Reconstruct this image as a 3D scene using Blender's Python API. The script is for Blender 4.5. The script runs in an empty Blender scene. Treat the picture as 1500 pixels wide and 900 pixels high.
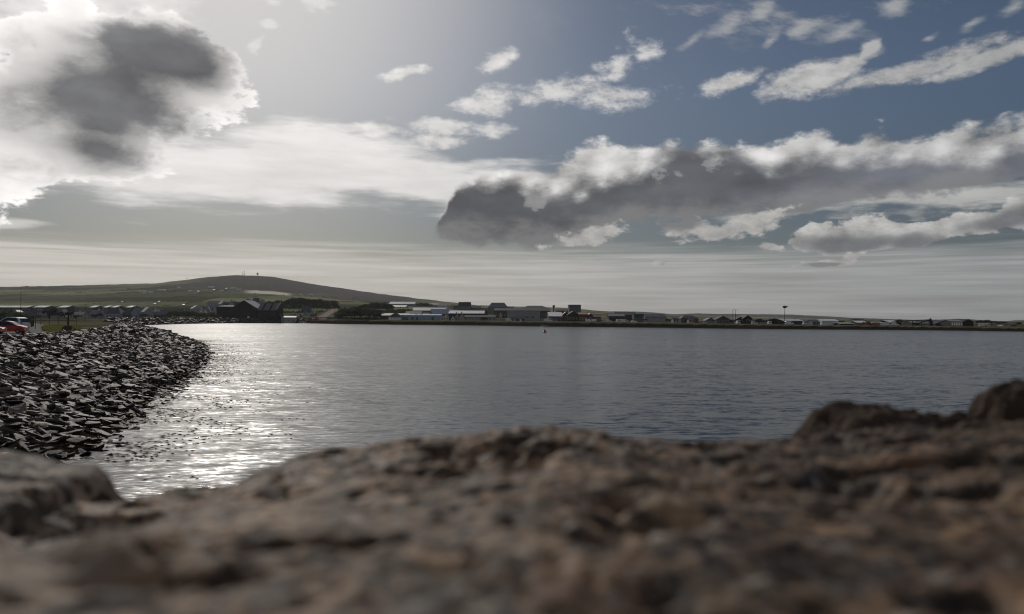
import bpy, bmesh, math, random
import numpy as np
from mathutils import Vector, Matrix
rnd = random.Random(7)
S = bpy.context.scene
C = S.collection
R = math.radians

# ------------------------------------------------------------------ camera
F = 1167.0                      # focal length in photo pixels (1500 wide)
HC = 5.5                        # eye height over the water
PITCH = math.atan(16.5 / F)
ROLL = R(0.30)
cam = bpy.data.cameras.new('camera'); camo = bpy.data.objects.new('camera', cam); C.objects.link(camo)
cam.sensor_width = 36; cam.lens = 36 * F / 1500
cam.clip_start = 0.02; cam.clip_end = 40000
camo.location = (0, 0, HC)
camo.matrix_world = Matrix.Translation((0, 0, HC)) @ Matrix.Rotation(math.pi/2 + PITCH, 4, 'X') @ Matrix.Rotation(ROLL, 4, 'Z')
cam.dof.use_dof = True; cam.dof.focus_distance = 120; cam.dof.aperture_fstop = 2.4
S.camera = camo
_M = camo.matrix_world.to_3x3()
def ray(px, py):
    return (_M @ Vector(((px - 750) / F, -(py - 450) / F, -1))).normalized()
def at(px, py, d):
    """point of the ray through (px, py) at forward distance d"""
    r = ray(px, py); k = d / r.y
    return Vector((r.x * k, d, HC + r.z * k))
def azel(px, py):
    r = ray(px, py); return math.atan2(r.x, r.y), math.asin(r.z)
def on_z(px, py, z=0.0):
    r = ray(px, py); k = (z - HC) / r.z
    return Vector((r.x * k, r.y * k, z))

# ------------------------------------------------------------------ node helper
class X:
    """tiny expression wrapper round shader sockets"""
    def __init__(s, nt, v): s.nt = nt; s.v = v
    def _m(s, op, *a, clamp=False):
        n = s.nt.nodes.new('ShaderNodeMath'); n.operation = op; n.use_clamp = clamp
        for i, b in enumerate((s,) + a):
            b = b.v if isinstance(b, X) else b
            if isinstance(b, (int, float)): n.inputs[i].default_value = b
            else: s.nt.links.new(b, n.inputs[i])
        return X(s.nt, n.outputs[0])
    def __add__(s, o): return s._m('ADD', o)
    __radd__ = __add__
    def __sub__(s, o): return s._m('SUBTRACT', o)
    def __rsub__(s, o): return X(s.nt, o)._m('SUBTRACT', s)
    def __mul__(s, o): return s._m('MULTIPLY', o)
    __rmul__ = __mul__
    def __truediv__(s, o): return s._m('DIVIDE', o)
    def __rtruediv__(s, o): return X(s.nt, s._m("MULTIPLY", 1.0/o).v)._m("POWER", -1.0)
    def mn(s, o): return s._m('MINIMUM', o)
    def mx(s, o): return s._m('MAXIMUM', o)
    def smx(s, o, k): return s._m('SMOOTH_MAX', o, k)
    def smn(s, o, k): return s._m('SMOOTH_MIN', o, k)
    def pw(s, o): return s._m('POWER', o)
    def ab(s): return s._m('ABSOLUTE')
    def ss(s, a, b, lo=0.0, hi=1.0):
        n = s.nt.nodes.new('ShaderNodeMapRange'); n.interpolation_type = 'SMOOTHSTEP'
        s.nt.links.new(s.v, n.inputs[0])
        if a > b: a, b, lo, hi = b, a, hi, lo
        for i, q in enumerate((a, b, lo, hi)): n.inputs[1+i].default_value = q
        return X(s.nt, n.outputs[0])
def vec(nt, x, y, z):
    n = nt.nodes.new('ShaderNodeCombineXYZ')
    for i, b in enumerate((x, y, z)):
        b = b.v if isinstance(b, X) else b
        if isinstance(b, (int, float)): n.inputs[i].default_value = b
        else: nt.links.new(b, n.inputs[i])
    return n.outputs[0]
def noise(nt, v, scale=1, detail=4, rough=.5, dist=0, color=False, lac=2.0):
    n = nt.nodes.new('ShaderNodeTexNoise'); nt.links.new(v, n.inputs['Vector'])
    n.inputs['Scale'].default_value = scale; n.inputs['Detail'].default_value = detail
    n.inputs['Roughness'].default_value = rough; n.inputs['Distortion'].default_value = dist
    n.inputs['Lacunarity'].default_value = lac
    return n.outputs['Color'] if color else X(nt, n.outputs[0])
def voro(nt, v, scale=1, feature='F1', rand=1.0, out='Distance'):
    n = nt.nodes.new('ShaderNodeTexVoronoi'); nt.links.new(v, n.inputs['Vector']); n.feature = feature
    n.inputs['Scale'].default_value = scale; n.inputs['Randomness'].default_value = rand
    return X(nt, n.outputs[out])
def mixc(nt, f, a, b, mode='MIX'):
    n = nt.nodes.new('ShaderNodeMix'); n.data_type = 'RGBA'; n.blend_type = mode
    f = f.v if isinstance(f, X) else f
    if isinstance(f, (int, float)): n.inputs[0].default_value = f
    else: nt.links.new(f, n.inputs[0])
    for i, c in ((6, a), (7, b)):
        c = c.v if isinstance(c, X) else c
        if isinstance(c, (tuple, list)): n.inputs[i].default_value = (*c[:3], 1)
        else: nt.links.new(c, n.inputs[i])
    return n.outputs[2]
def scol(nt, c, f):
    """colour socket or tuple times a scalar"""
    n = nt.nodes.new('ShaderNodeVectorMath'); n.operation = 'SCALE'
    if isinstance(c, (tuple, list)): n.inputs[0].default_value = c
    else: nt.links.new(c, n.inputs[0])
    f = f.v if isinstance(f, X) else f
    if isinstance(f, (int, float)): n.inputs['Scale'].default_value = f
    else: nt.links.new(f, n.inputs['Scale'])
    return n.outputs[0]
def mulv(nt, a, b):
    n = nt.nodes.new('ShaderNodeVectorMath'); n.operation = 'MULTIPLY'
    for i, c in enumerate((a, b)):
        if isinstance(c, (tuple, list)): n.inputs[i].default_value = c
        else: nt.links.new(c, n.inputs[i])
    return n.outputs[0]

# ------------------------------------------------------------------ sun and sky
SUN_AZ = math.atan((318 - 750) / F)      # left of the view axis
SUN_EL = R(26.5)
sund = Vector((math.sin(SUN_AZ) * math.cos(SUN_EL), math.cos(SUN_AZ) * math.cos(SUN_EL), math.sin(SUN_EL)))
sl = bpy.data.lights.new('sun', 'SUN'); slo = bpy.data.objects.new('sun', sl); C.objects.link(slo)
sl.energy = 2.3; sl.angle = R(0.55); sl.color = (1.0, .93, .84)
slo.rotation_euler = sund.to_track_quat('Z', 'Y').to_euler(); slo.location = (-60, 100, 90)
S.view_settings.view_transform = 'Standard'; S.view_settings.look = 'None'
S.view_settings.gamma = 1; S.view_settings.use_curve_mapping = False
S.view_settings.exposure = -0.8
W = bpy.data.worlds.new('World'); W.use_nodes = True
nt = W.node_tree; nt.nodes.clear()
out = nt.nodes.new('ShaderNodeOutputWorld'); bg = nt.nodes.new('ShaderNodeBackground')
nt.links.new(bg.outputs[0], out.inputs[0])
bg.inputs['Strength'].default_value = SKY_STRENGTH = 0.05
sky = nt.nodes.new('ShaderNodeTexSky'); sky.sky_type = 'NISHITA'; sky.sun_disc = False
sky.sun_elevation = SUN_EL; sky.sun_rotation = SUN_AZ
sky.air_density = 1.0; sky.dust_density = 1.0; sky.ozone_density = 1.6; sky.altitude = 0
tc = nt.nodes.new('ShaderNodeTexCoord')
D = tc.outputs['Generated']
sep = nt.nodes.new('ShaderNodeSeparateXYZ'); nt.links.new(D, sep.inputs[0])
dx, dy, dz = (X(nt, sep.outputs[i]) for i in range(3))
az = dx._m('ARCTAN2', dy)
el = dz._m('ARCSINE')
# angle to the sun
dn = nt.nodes.new('ShaderNodeVectorMath'); dn.operation = 'DOT_PRODUCT'
nt.links.new(D, dn.inputs[0]); dn.inputs[1].default_value = sund
csun = X(nt, dn.outputs['Value'])
asun = csun._m('ARCCOSINE')                         # radians from the sun
# clear sky
tint = mulv(nt, sky.outputs[0], (0.82, 0.90, 1.02))
tint = scol(nt, tint, 1.06 - el.ss(.30, .09) * .34)
# cloud space: direction stretched sideways, warped
def cs(sx, sz, off=0.0):
    return vec(nt, dx * sx + off, dy * sx + off, dz * sz)
wn = noise(nt, cs(7, 16), 1, 3, .5, color=True)
wsep = nt.nodes.new('ShaderNodeSeparateXYZ'); nt.links.new(wn, wsep.inputs[0])
wx = X(nt, wsep.outputs[0]) - .5; wy = X(nt, wsep.outputs[1]) - .5
azw = az + wx * 0.05; elw = el + wy * 0.03
fb1 = (noise(nt, cs(16, 30), 1, 7, .60) - .5) * 1.9     # big billows
fb2 = (noise(nt, cs(40, 75, 3.3), 1, 6, .64) - .5) * 1.9        # small billows
fbs = (noise(nt, cs(9, 60, 9.1), 1, 7, .60) - .5) * 1.6         # streaks
fw = noise(nt, vec(nt, dx * 11 + dz * 14, dy * 11, dz * 26), 1, 6, .63)
fsm = (noise(nt, cs(13, 24, 1.7), 1, 2.5, .45) - .5) * 2.2       # soft shading
def curve(pts):
    """elevation as a function of azimuth through photo points"""
    n = nt.nodes.new('ShaderNodeFloatCurve'); c = n.mapping.curves[0]
    q = [azel(*p) for p in pts]
    q = [((a + 1.0) / 2.0, e / 0.5 * .8 + .1) for a, e in q]
    while len(c.points) < len(q): c.points.new(0.5, 0.5)
    for p, (a, e) in zip(c.points, q): p.location = (a, e)
    for p in c.points: p.handle_type = 'AUTO_CLAMPED'
    n.mapping.extend = 'HORIZONTAL'; n.mapping.update()
    nt.links.new(((azw + 1.0) / 2.0).v, n.inputs['Value'])
    return (X(nt, n.outputs[0]) - .1) * (0.5 / .8)
def band(top, bot):
    return (curve(top) - elw).smn(elw - curve(bot), .01)
def blob(cx, cy, rx, ry, rot=0):
    a, e = azel(cx, cy); ca, sa = math.cos(R(rot)), math.sin(R(rot))
    u = azw - a; v = elw - e
    p = (u * ca + v * sa) * (F / rx); q = (v * ca - u * sa) * (F / ry)
    return 1.0 - (p * p + q * q).pw(.5)
def blobs(lst, k=.25):
    r = None
    for b in lst:
        t = blob(*b); r = t if r is None else r.smx(t, k)
    return r
sunlit = (asun * -2.3)._m('EXPONENT')                # 1 at the sun
# ---- base colours of cloud, before the world's strength
def bright(w, s):          # lit cloud: brighter towards the sun
    return mixc(nt, asun.ss(0.0, 1.0), tuple(c * w for c in (1.02, .985, .95)), tuple(c * s for c in (1.0, 1.0, 1.0)))
K = 2 / SKY_STRENGTH   # exposure -1
col = tint
# 0 glow of thin veil round the sun
veil = asun.ss(.46, .04) * .9
col = mixc(nt, veil * .75, col, tuple(K * c for c in (.62, .60, .58)))
# 1 horizon stratus: flat streaky layer seen edge on
ph = (1.0 / (dz.mx(0.0) + .035))
pv = vec(nt, dx * ph * .55, dy * ph * 1.6, 0.0)
st = noise(nt, pv, .55, 5, .55) - .5
st2 = noise(nt, vec(nt, az * 5, el * 150, 0.0), 1, 4, .55) - .5
e_top = azel(750, 360)[1]
low = (e_top - el + st2 * .03 + st * .02)
cov = low.ss(-.006, .028) * (st2 * 1.3 + .80)._m('MULTIPLY', 1.0, clamp=True)
stc = mixc(nt, az.ss(-.62, .62), tuple(K * c for c in (.63, .595, .54)), tuple(K * c for c in (.315, .322, .325)))
stc = scol(nt, stc, 1.0 + st2 * .17)
col = mixc(nt, cov, col, stc)
# 2 bright altocumulus sheet, left and centre
s = band([(-400,330),(0,262),(140,225),(230,205),(330,200),(400,178),(470,180),(540,200),(640,225),(700,238),(800,238),(860,262),(1000,340)],
         [(-400,300),(0,274),(100,272),(200,302),(300,303),(420,306),(560,300),(640,310),(700,330),(800,300),(860,290),(1000,300)])
d = (s + fbs * .040 + fb1 * .010).ss(-.008, .022)
shade = 1.0 + fbs * .30 + fb1 * .12
c2 = scol(nt, bright(.80 * K, .42 * K), shade)
col = mixc(nt, d * .93, col, c2)
# 3 thin pale streaks, (0..110, 318..338)
s = band([(-500,330),(-200,322),(0,318),(60,322),(112,332),(200,345)], [(-500,330),(-200,340),(0,338),(60,337),(112,333),(200,333)])
col = mixc(nt, (s + fbs * .01).ss(-.001, .005) * .8, col, scol(nt, (1, .97, .93), .62 * K))
# 4 wispy mid clouds
W4 = blobs([(720,152,62,22,8),(810,140,70,20,10),(905,142,68,17,4),(905,95,26,42,-35),(950,80,30,16,30),(640,190,62,14,-4),(722,194,40,11,-2),
            (600,105,34,9,20),(735,85,24,14,20),(640,210,50,10,0),(560,196,40,12,0)], .12)
d = (W4 + fb2 * 1.1 + fb1 * .9 + fw * 1.6 - .8).ss(-.25, .85)
col = mixc(nt, d * .85, col, scol(nt, bright(.75 * K, .40 * K), 1.0 + fb2 * .5))
# 5 clouds upper right
W5 = blobs([(1070,122,44,13,9),(1190,118,70,22,10),(1240,98,32,14,20),(1330,105,110,16,11),(1440,90,90,13,9),(1270,72,22,8,40)], .12)
d = (W5 + fb2 * .8 + fb1 * .5 + fw * .8 - .4).ss(-.15, .60)
col = mixc(nt, d * .92, col, scol(nt, bright(.72 * K, .33 * K), 1.0 + fb2 * .55 + fb1 * .4 + wy * .3))
W5b = blobs([(1060,38,34,14,25),(1110,22,22,9,25),(1165,42,20,12,20),(1120,62,16,8,30),(1235,46,34,12,15),(1310,10,30,14,20),(1422,34,18,10,25),(1482,12,28,12,20),(1362,52,14,6,10),(1015,58,26,10,35),(1275,70,16,14,30)], .12)
d = (W5b + fb2 * .7 + fw * 2.6 - 1.45).ss(-.20, .95)
col = mixc(nt, d * .75, col, scol(nt, (.97, .98, 1.0), .36 * K))
# 6 fine wisps over the upper right plus unseen clouds over the rest, added to fill shade
m = (el - azel(750, 100)[1] + wy * .03).ss(-.01, .05) * az.ss(-.02, .18)
d = (fw - .52).ss(0.0, .17) * m * .55
m2 = asun.ss(.75, 1.3) * el.ss(.40, .55)
d = d.mx((noise(nt, cs(3, 6, 5.0), 1, 7, .6) - .47).ss(0.0, .15) * m2 * .85)
col = mixc(nt, d, col, scol(nt, (1, .98, .96), m2 * (.22 * K) + .36 * K))
# 7 top-left broken sheet
m = az.ss(-.30, -.40) * (el - azel(100, 170)[1]).ss(-.02, .05)
d7 = ((blobs([(70,10,170,70),(0,100,90,110),(230,5,60,60,0),(120,75,80,50)], .2)) + fb1 * 1.5 + fb2 * .8 + fsm * .8).ss(-.35, .85)
col = mixc(nt, d7 * .85, col, scol(nt, (.72 * K, .70 * K, .68 * K), 1.0 + fb1 * .35 + fsm * .35))
dl = (blobs([(1005 - 610,0,14,8),(370,62,10,16),(385,30,18,8),(460,5,26,14)], .1) + fb2 * 1.6).ss(-.05, .7)
col = mixc(nt, dl * .6, col, tuple(K * c for c in (.72, .71, .70)))
# 8 left cumulus, dark heart and silver edge
A8 = blobs([(265,105,98,66,-12),(180,125,110,66,0),(75,115,80,90,0),(130,190,90,62,0),(110,225,110,32,-6),(25,235,80,40,0),(-80,170,120,120,0),(330,110,30,34,0),(195,205,26,42,10)], .22)
edge = A8 + fb1 * .75 + fb2 * .45
d8 = edge.ss(-.03, .15)
H8 = blobs([(130,138,105,46,12),(250,92,88,42,6),(190,118,80,50,20),(185,150,80,36,-5),(140,182,66,34,0),(135,215,72,30,0),(300,102,48,28,0),(215,75,60,26,0)], .5)
dark8 = (H8 + fsm * .65 + fb1 * .62 + fb2 * .34 + wx * .6 - .14).ss(-.68, .55)
c8 = scol(nt, (.70 * K, .68 * K, .66 * K), 1.0 + fsm * .30 + fb1 * .40 + fb2 * .35 + edge.ss(.40, .05) * .28)
c8 = mixc(nt, dark8, c8, scol(nt, (.128 * K, .129 * K, .135 * K), 1.0 + fsm * .7 + fb1 * .5))
col = mixc(nt, d8, col, c8)
# 9 pale layer under the long cloud, right
s = band([(960,350),(1060,318),(1200,292),(1330,274),(1500,262),(1700,262),(2000,330)], [(960,320),(1100,330),(1230,322),(1330,312),(1500,306),(1700,300),(2000,300)])
d = (s + fbs * .03 + fb2 * .01).ss(-.004, .012)
col = mixc(nt, d * .85, col, scol(nt, (.42 * K, .415 * K, .40 * K), 1.0 + fbs * .5))
# 10 the long dark cloud
top = curve([(560,380),(645,340),(660,290),(700,268),(780,255),(830,232),(880,212),(940,215),(985,203),(1060,208),(1110,216),(1190,196),(1235,210),(1285,194),(1330,204),(1400,190),(1500,176),(1700,150),(2100,330)])
bot = curve([(560,320),(650,344),(690,358),(760,362),(830,356),(880,340),(960,322),(1060,318),(1150,322),(1230,302),(1330,286),(1500,272),(1700,260),(2100,270)])
s = (top - elw).smn(elw - bot, .012)
bil = voro(nt, cs(34, 44), 1, 'SMOOTH_F1') 
d10 = (s + fb1 * .018 + fb2 * .012 - (bil - .4) * .014 + .002).ss(-.004, .007)
dtop = curve([(560,345),(650,330),(670,280),(740,275),(800,285),(880,268),(940,246),(985,228),(1060,222),(1110,238),(1200,240),(1300,232),(1400,236),(1500,228),(1700,200),(2100,300)])
sunny = (elw - dtop + fsm * .010 + fb1 * .016 + fb2 * .012 - (bil - .4) * .026 - .007).ss(-.020, .015)
under = (bot - elw + fb1 * .06).ss(-.035, .0)
body = mixc(nt, az.ss(-.1, .55), tuple(K * c for c in (.080, .083, .091)), tuple(K * c for c in (.100, .108, .128)))
patch = noise(nt, cs(10, 26, 7.7), 1, 5, .5) - .5
body = scol(nt, body, 1.0 + patch * 1.3 + fsm * .35 + fb2 * .12 + az.ss(.25, .6) * .35)
body = mixc(nt, under * .5, body, tuple(K * c for c in (.24, .235, .23)))
lit = scol(nt, bright(.72 * K, .40 * K), 1.0 + fb2 * .45 + fb1 * .35 + fsm * .3 - (bil - .4) * 1.1)
puff = (blobs([(1045,236,15,8,0),(1000,250,8,5,0),(968,246,18,14,0),(780,290,18,22,30)], .1) + fb2 * 2.0).ss(.05, .5)
c10 = mixc(nt, sunny.mx(puff * .25), body, lit)
col = mixc(nt, d10, col, c10)
# 11 the smaller clouds below it
W11 = blobs([(1215,346,52,18,2),(1285,342,60,22,2),(1345,345,44,14,0),(1420,326,60,18,12),(1490,318,60,22,10),(1570,300,90,34,10)], .2)
e11 = W11 + fb1 * .75 + fb2 * .6
d = e11.ss(-.02, .16)
k11 = (blobs([(1250,354,74,13,0),(1345,352,40,12,0),(1480,326,50,12,8),(1560,310,80,20,8)], .25) + fsm * .5 + fb1 * .4).ss(-.6, .5)
c11 = mixc(nt, k11, scol(nt, (.40 * K, .395 * K, .385 * K), 1.0 + fb2 * .9), scol(nt, (.14 * K, .143 * K, .152 * K), 1.0 + fb2 * .5))
col = mixc(nt, d, col, c11)
W12 = blobs([(1015,336,46,15,-8),(1055,348,50,11,4),(1125,362,24,7,0),(1215,384,34,7,4),(1245,378,22,10,20),(970,390,16,6,0),(860,352,60,16,8),(1100,333,60,18,10)], .15)
d = (W12 + fb2 * 1.3 + fb1 * .8).ss(-.05, .40)
k12 = (blobs([(1000,328,34,12,0),(1205,388,30,5,0)], .2) + fb1).ss(-.2, .4)
c12 = mixc(nt, k12, scol(nt, (.37 * K, .36 * K, .345 * K), 1.0 + fb2 * .8), tuple(K * c for c in (.17, .17, .172)))
col = mixc(nt, d * .88, col, c12)
nt.links.new(col, bg.inputs['Color'])
S.world = W; W.cycles.sampling_method = 'MANUAL'; W.cycles.sample_map_resolution = 1024
# ------------------------------------------------------------------ object helpers
def tag(o, label=None, cat=None, group=None, kind=None):
    if label: o['label'] = label
    if cat: o['category'] = cat
    if group: o['group'] = group
    if kind: o['kind'] = kind
    return o
def mesh_obj(name, V, Fc, mat, parent=None, smooth=False):
    me = bpy.data.meshes.new(name)
    me.from_pydata([tuple(map(float, v)) for v in V], [], [tuple(map(int, f)) for f in Fc])
    if smooth: me.polygons.foreach_set('use_smooth', [True] * len(me.polygons))
    if mat: me.materials.append(mat)
    o = bpy.data.objects.new(name, me); C.objects.link(o)
    if parent: o.parent = parent
    return o
def grid_obj(name, P, mat, smooth=True, parent=None):
    """P: (rows, cols, 3) numpy array -> one sheet"""
    r, c = P.shape[:2]
    me = bpy.data.meshes.new(name)
    idx = np.arange(r * c).reshape(r, c)
    q = np.stack([idx[:-1, :-1], idx[:-1, 1:], idx[1:, 1:], idx[1:, :-1]], -1).reshape(-1, 4)
    me.vertices.add(r * c); me.vertices.foreach_set('co', P.reshape(-1).astype('f'))
    me.loops.add(q.size); me.loops.foreach_set('vertex_index', q.reshape(-1).astype('i'))
    me.polygons.add(len(q)); me.polygons.foreach_set('loop_start', (np.arange(len(q)) * 4).astype('i'))
    me.polygons.foreach_set('use_smooth', np.full(len(q), smooth))
    me.update(calc_edges=True); me.materials.append(mat)
    o = bpy.data.objects.new(name, me); C.objects.link(o)
    if parent: o.parent = parent
    return o
def vcol(o, name, A):
    a = o.data.color_attributes.new(name, 'FLOAT_COLOR', 'POINT')
    B = np.ones((len(A), 4), 'f'); B[:, :3] = A; a.data.foreach_set('color', B.reshape(-1))
class MB:
    """collects shapes into one mesh"""
    def __init__(s): s.v = []; s.f = []
    def add(s, V, Fc):
        n = len(s.v); s.v += [Vector(p) for p in V]; s.f += [[i + n for i in f] for f in Fc]; return s
    def box(s, x0, x1, y0, y1, z0, z1):
        return s.add([(x, y, z) for z in (z0, z1) for x, y in ((x0, y0), (x1, y0), (x1, y1), (x0, y1))],
                     [(3, 2, 1, 0), (4, 5, 6, 7), (0, 1, 5, 4), (1, 2, 6, 5), (2, 3, 7, 6), (3, 0, 4, 7)])
    def prism(s, prof, y0, y1):
        """profile in x,z extruded along y"""
        n = len(prof); a = [(x, y0, z) for x, z in prof] + [(x, y1, z) for x, z in prof]
        return s.add(a, [list(range(n)), list(range(2 * n - 1, n - 1, -1))] + [(i, i + n, (i + 1) % n + n, (i + 1) % n) for i in range(n)])
    def prismx(s, prof, x0, x1):
        n = len(prof); a = [(x0, y, z) for y, z in prof] + [(x1, y, z) for y, z in prof]
        return s.add(a, [list(range(n)), list(range(2 * n - 1, n - 1, -1))] + [(i, i + n, (i + 1) % n + n, (i + 1) % n) for i in range(n)])
    def tube(s, pts, rad, n=8):
        rad = rad if isinstance(rad, (list, tuple)) else [rad] * len(pts)
        pts = [Vector(p) for p in pts]; base = len(s.v)
        for i, p in enumerate(pts):
            t = (pts[min(i + 1, len(pts) - 1)] - pts[max(i - 1, 0)]).normalized()
            a = t.orthogonal().normalized(); b = t.cross(a)
            for k in range(n):
                w = 2 * math.pi * k / n
                s.v.append(p + (a * math.cos(w) + b * math.sin(w)) * rad[i])
        for i in range(len(pts) - 1):
            for k in range(n):
                s.f.append([base + i * n + k, base + i * n + (k + 1) % n, base + (i + 1) * n + (k + 1) % n, base + (i + 1) * n + k])
        s.f.append([base + k for k in range(n)][::-1]); s.f.append([base + (len(pts) - 1) * n + k for k in range(n)])
        return s
    def rot(s, rz, loc=(0, 0, 0)):
        m = Matrix.Translation(loc) @ Matrix.Rotation(rz, 4, 'Z'); s.v = [m @ v for v in s.v]; return s
    def build(s, name, mat, parent=None, smooth=False):
        o = mesh_obj(name, s.v, s.f, mat, parent, smooth)
        bm = bmesh.new(); bm.from_mesh(o.data); bmesh.ops.recalc_face_normals(bm, faces=bm.faces); bm.to_mesh(o.data); bm.free()
        return o
def empty(name, loc, rz=0, **k):
    o = bpy.data.objects.new(name, None); C.objects.link(o); o.location = loc; o.rotation_euler.z = rz
    o.empty_display_size = .5; return tag(o, **k)
def copy_tree(o, parent=None):
    c = o.copy(); C.objects.link(c)
    for k in ('label', 'category', 'group'):
        pass
    if parent: c.parent = parent
    for ch in list(o.children): copy_tree(ch, c)
    return c

# ------------------------------------------------------------------ materials
def mat(name, color=(.3,.3,.3), rough=.8, spec=.3, metal=0.0, var=.25, scale=2.0, bump=0.0, isl=0.0):
    m = bpy.data.materials.new(name); m.use_nodes = True; n = m.node_tree
    b = n.nodes['Principled BSDF']; b.inputs['Roughness'].default_value = rough
    b.inputs['Specular IOR Level'].default_value = spec; b.inputs['Metallic'].default_value = metal
    t = n.nodes.new('ShaderNodeTexCoord')
    nz = noise(n, t.outputs['Object'], scale, 5, .6)
    f = 1.0 + (nz - .5) * (var * 2.2)
    if isl:
        oi = n.nodes.new('ShaderNodeObjectInfo'); f = f * (1.0 + (X(n, oi.outputs['Random']) - .5) * isl)
    n.links.new(scol(n, color, f), b.inputs['Base Color'])
    if bump:
        bp = n.nodes.new('ShaderNodeBump'); bp.inputs['Strength'].default_value = bump; bp.inputs['Distance'].default_value = .1
        n.links.new(nz.v, bp.inputs['Height']); n.links.new(bp.outputs[0], b.inputs['Normal'])
    return m

# ------------------------------------------------------------------ numpy noise
def vnoise(x, y, seed=0):
    xi = np.floor(x).astype(np.int64); yi = np.floor(y).astype(np.int64); fx = x - xi; fy = y - yi
    def h(a, b):
        n = (a * 374761393 + b * 668265263 + seed * 1442695041) & 0x7fffffff
        n = ((n ^ (n >> 13)) * 1274126177) & 0x7fffffff
        return ((n ^ (n >> 16)) & 0xffff) / 65535.0
    sx = fx * fx * (3 - 2 * fx); sy = fy * fy * (3 - 2 * fy)
    return (h(xi, yi) * (1 - sx) + h(xi + 1, yi) * sx) * (1 - sy) + (h(xi, yi + 1) * (1 - sx) + h(xi + 1, yi + 1) * sx) * sy
def fbm(x, y, o=4, seed=0, g=.5):
    r = 0; a = 1; t = 0
    for i in range(o):
        r = r + a * vnoise(x * 2 ** i + 17.3 * i, y * 2 ** i - 9.1 * i, seed + i); t += a; a *= g
    return r / t * 2 - 1

# ------------------------------------------------------------------ shoreline and land
SH = [(-13,-60),(-13.5,0),(-14.5,18),(-17.6,33),(-21,44),(-23.2,51),(-27.7,67),(-38,98),(-46,120),(-52.5,136),(-66,167),(-107,250),
      (-148,322),(-190,395),(-222,470),(-239,558),(-243,629),(-234,683),(-206,722),(-181,708),(-139,655),(-80,623),(-25,595),
      (23,547),(68,525),(108,505),(141,472),(177,460),(214,455),(245,442),(266,418),(340,402),(600,380),(1600,300),(14000,200)]
def catmull(P, step):
    P = [np.array(p, float) for p in P]; out = []
    for i in range(len(P) - 1):
        p0, p1, p2, p3 = P[max(i - 1, 0)], P[i], P[i + 1], P[min(i + 2, len(P) - 1)]
        n = max(2, min(90, int(np.linalg.norm(p2 - p1) / step)))
        for k in range(n):
            t = k / n
            out.append(.5 * (2 * p1 + (p2 - p0) * t + (2 * p0 - 5 * p1 + 4 * p2 - p3) * t * t + (3 * p1 - 3 * p2 + p3 - p0) * t ** 3))
    out.append(P[-1]); return np.array(out)
SHD = catmull(SH, 8.0)
wob = fbm(SHD[:, 0] * .08, SHD[:, 1] * .08, 3, 5)
SHD[:, 0] += wob * np.where(SHD[:, 1] < 200, .7, 2.0)
POLY = np.vstack([SHD, [(14000, 20000), (-20000, 20000), (-20000, -60)]])
def sdist(x, y):
    """signed distance to the shoreline, positive on land"""
    x = np.atleast_1d(np.asarray(x, float)); y = np.atleast_1d(np.asarray(y, float)); shp = x.shape
    x = x.ravel(); y = y.ravel(); best = np.full(x.shape, 1e18)
    for i in range(len(SHD) - 1):
        ax, ay = SHD[i]; bx, by = SHD[i + 1]; vx, vy = bx - ax, by - ay; L = vx * vx + vy * vy
        t = np.clip(((x - ax) * vx + (y - ay) * vy) / L, 0, 1)
        best = np.minimum(best, (x - ax - t * vx) ** 2 + (y - ay - t * vy) ** 2)
    ins = np.zeros(x.shape, bool); n = len(POLY)
    for i in range(n):
        ax, ay = POLY[i]; bx, by = POLY[(i + 1) % n]
        if ay == by: continue
        c = ((ay > y) != (by > y)) & (x < (bx - ax) * (y - ay) / (by - ay) + ax)
        ins ^= c
    return (np.sqrt(best) * np.where(ins, 1, -1)).reshape(shp)
HORP = [(-800,), (0,)]
def hor(px): return HOR0 + (px) * HORK
_a = ray(0, 450); 
# horizon line of the picture, for heights from photo rows
def _hy(px):
    lo, hi = 300.0, 600.0
    for _ in range(40):
        m = (lo + hi) / 2
        if ray(px, m).z > 0: lo = m
        else: hi = m
    return lo
HOR0 = _hy(0); HORK = (_hy(1500) - HOR0) / 1500
PXS = [-900,0,100,200,300,400,500,600,700,800,900,1000,1100,1200,1300,1400,1500,2300]
ROWS = {
 900: [462,460,460,460,458,456,456,458.5,461.5,463.5,465,467,468.5,469.5,470.5,471.5,472.5,475],
 1300:[452,450,450,450,448,445,447,449,457,460,462.5,465.5,467.5,469,470,471,472,475],
 2000:[442,440,439,437,434,437,443,446,452,455,460.5,464,467,468.5,469.5,470.5,471.5,475],
 3000:[430,428,427,423,420,425,437,443,450,454,460,464,467,468.5,470,471,472,475]}
SKY4 = [(-900,428),(0,420.5),(130,418),(230,415),(270,410),(300,406),(345,403),(380,404.5),(400,406),(430,411),(450,415),(510,424),(560,431),
        (600,436),(660,443),(700,447.5),(760,449.5),(830,451),(860,454),(900,457.5),(940,461),(1000,464),(1100,467),(1300,470.5),(1500,473),(2300,477)]
SKY6 = [(-900,450),(800,456),(870,457.5),(900,456.5),(930,456.5),(960,458),(985,460.5),(1020,459.3),(1060,460),(1100,460.3),(1160,461),(1200,463),(1240,465.3),
        (1300,467.5),(1340,469),(1370,468.6),(1405,467),(1430,468.5),(1465,471.3),(1490,469.2),(1560,468),(1800,472),(2300,474)]
def zfrom(px, yy, d): return HC - (yy - (HOR0 + HORK * px)) * d / F
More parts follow.
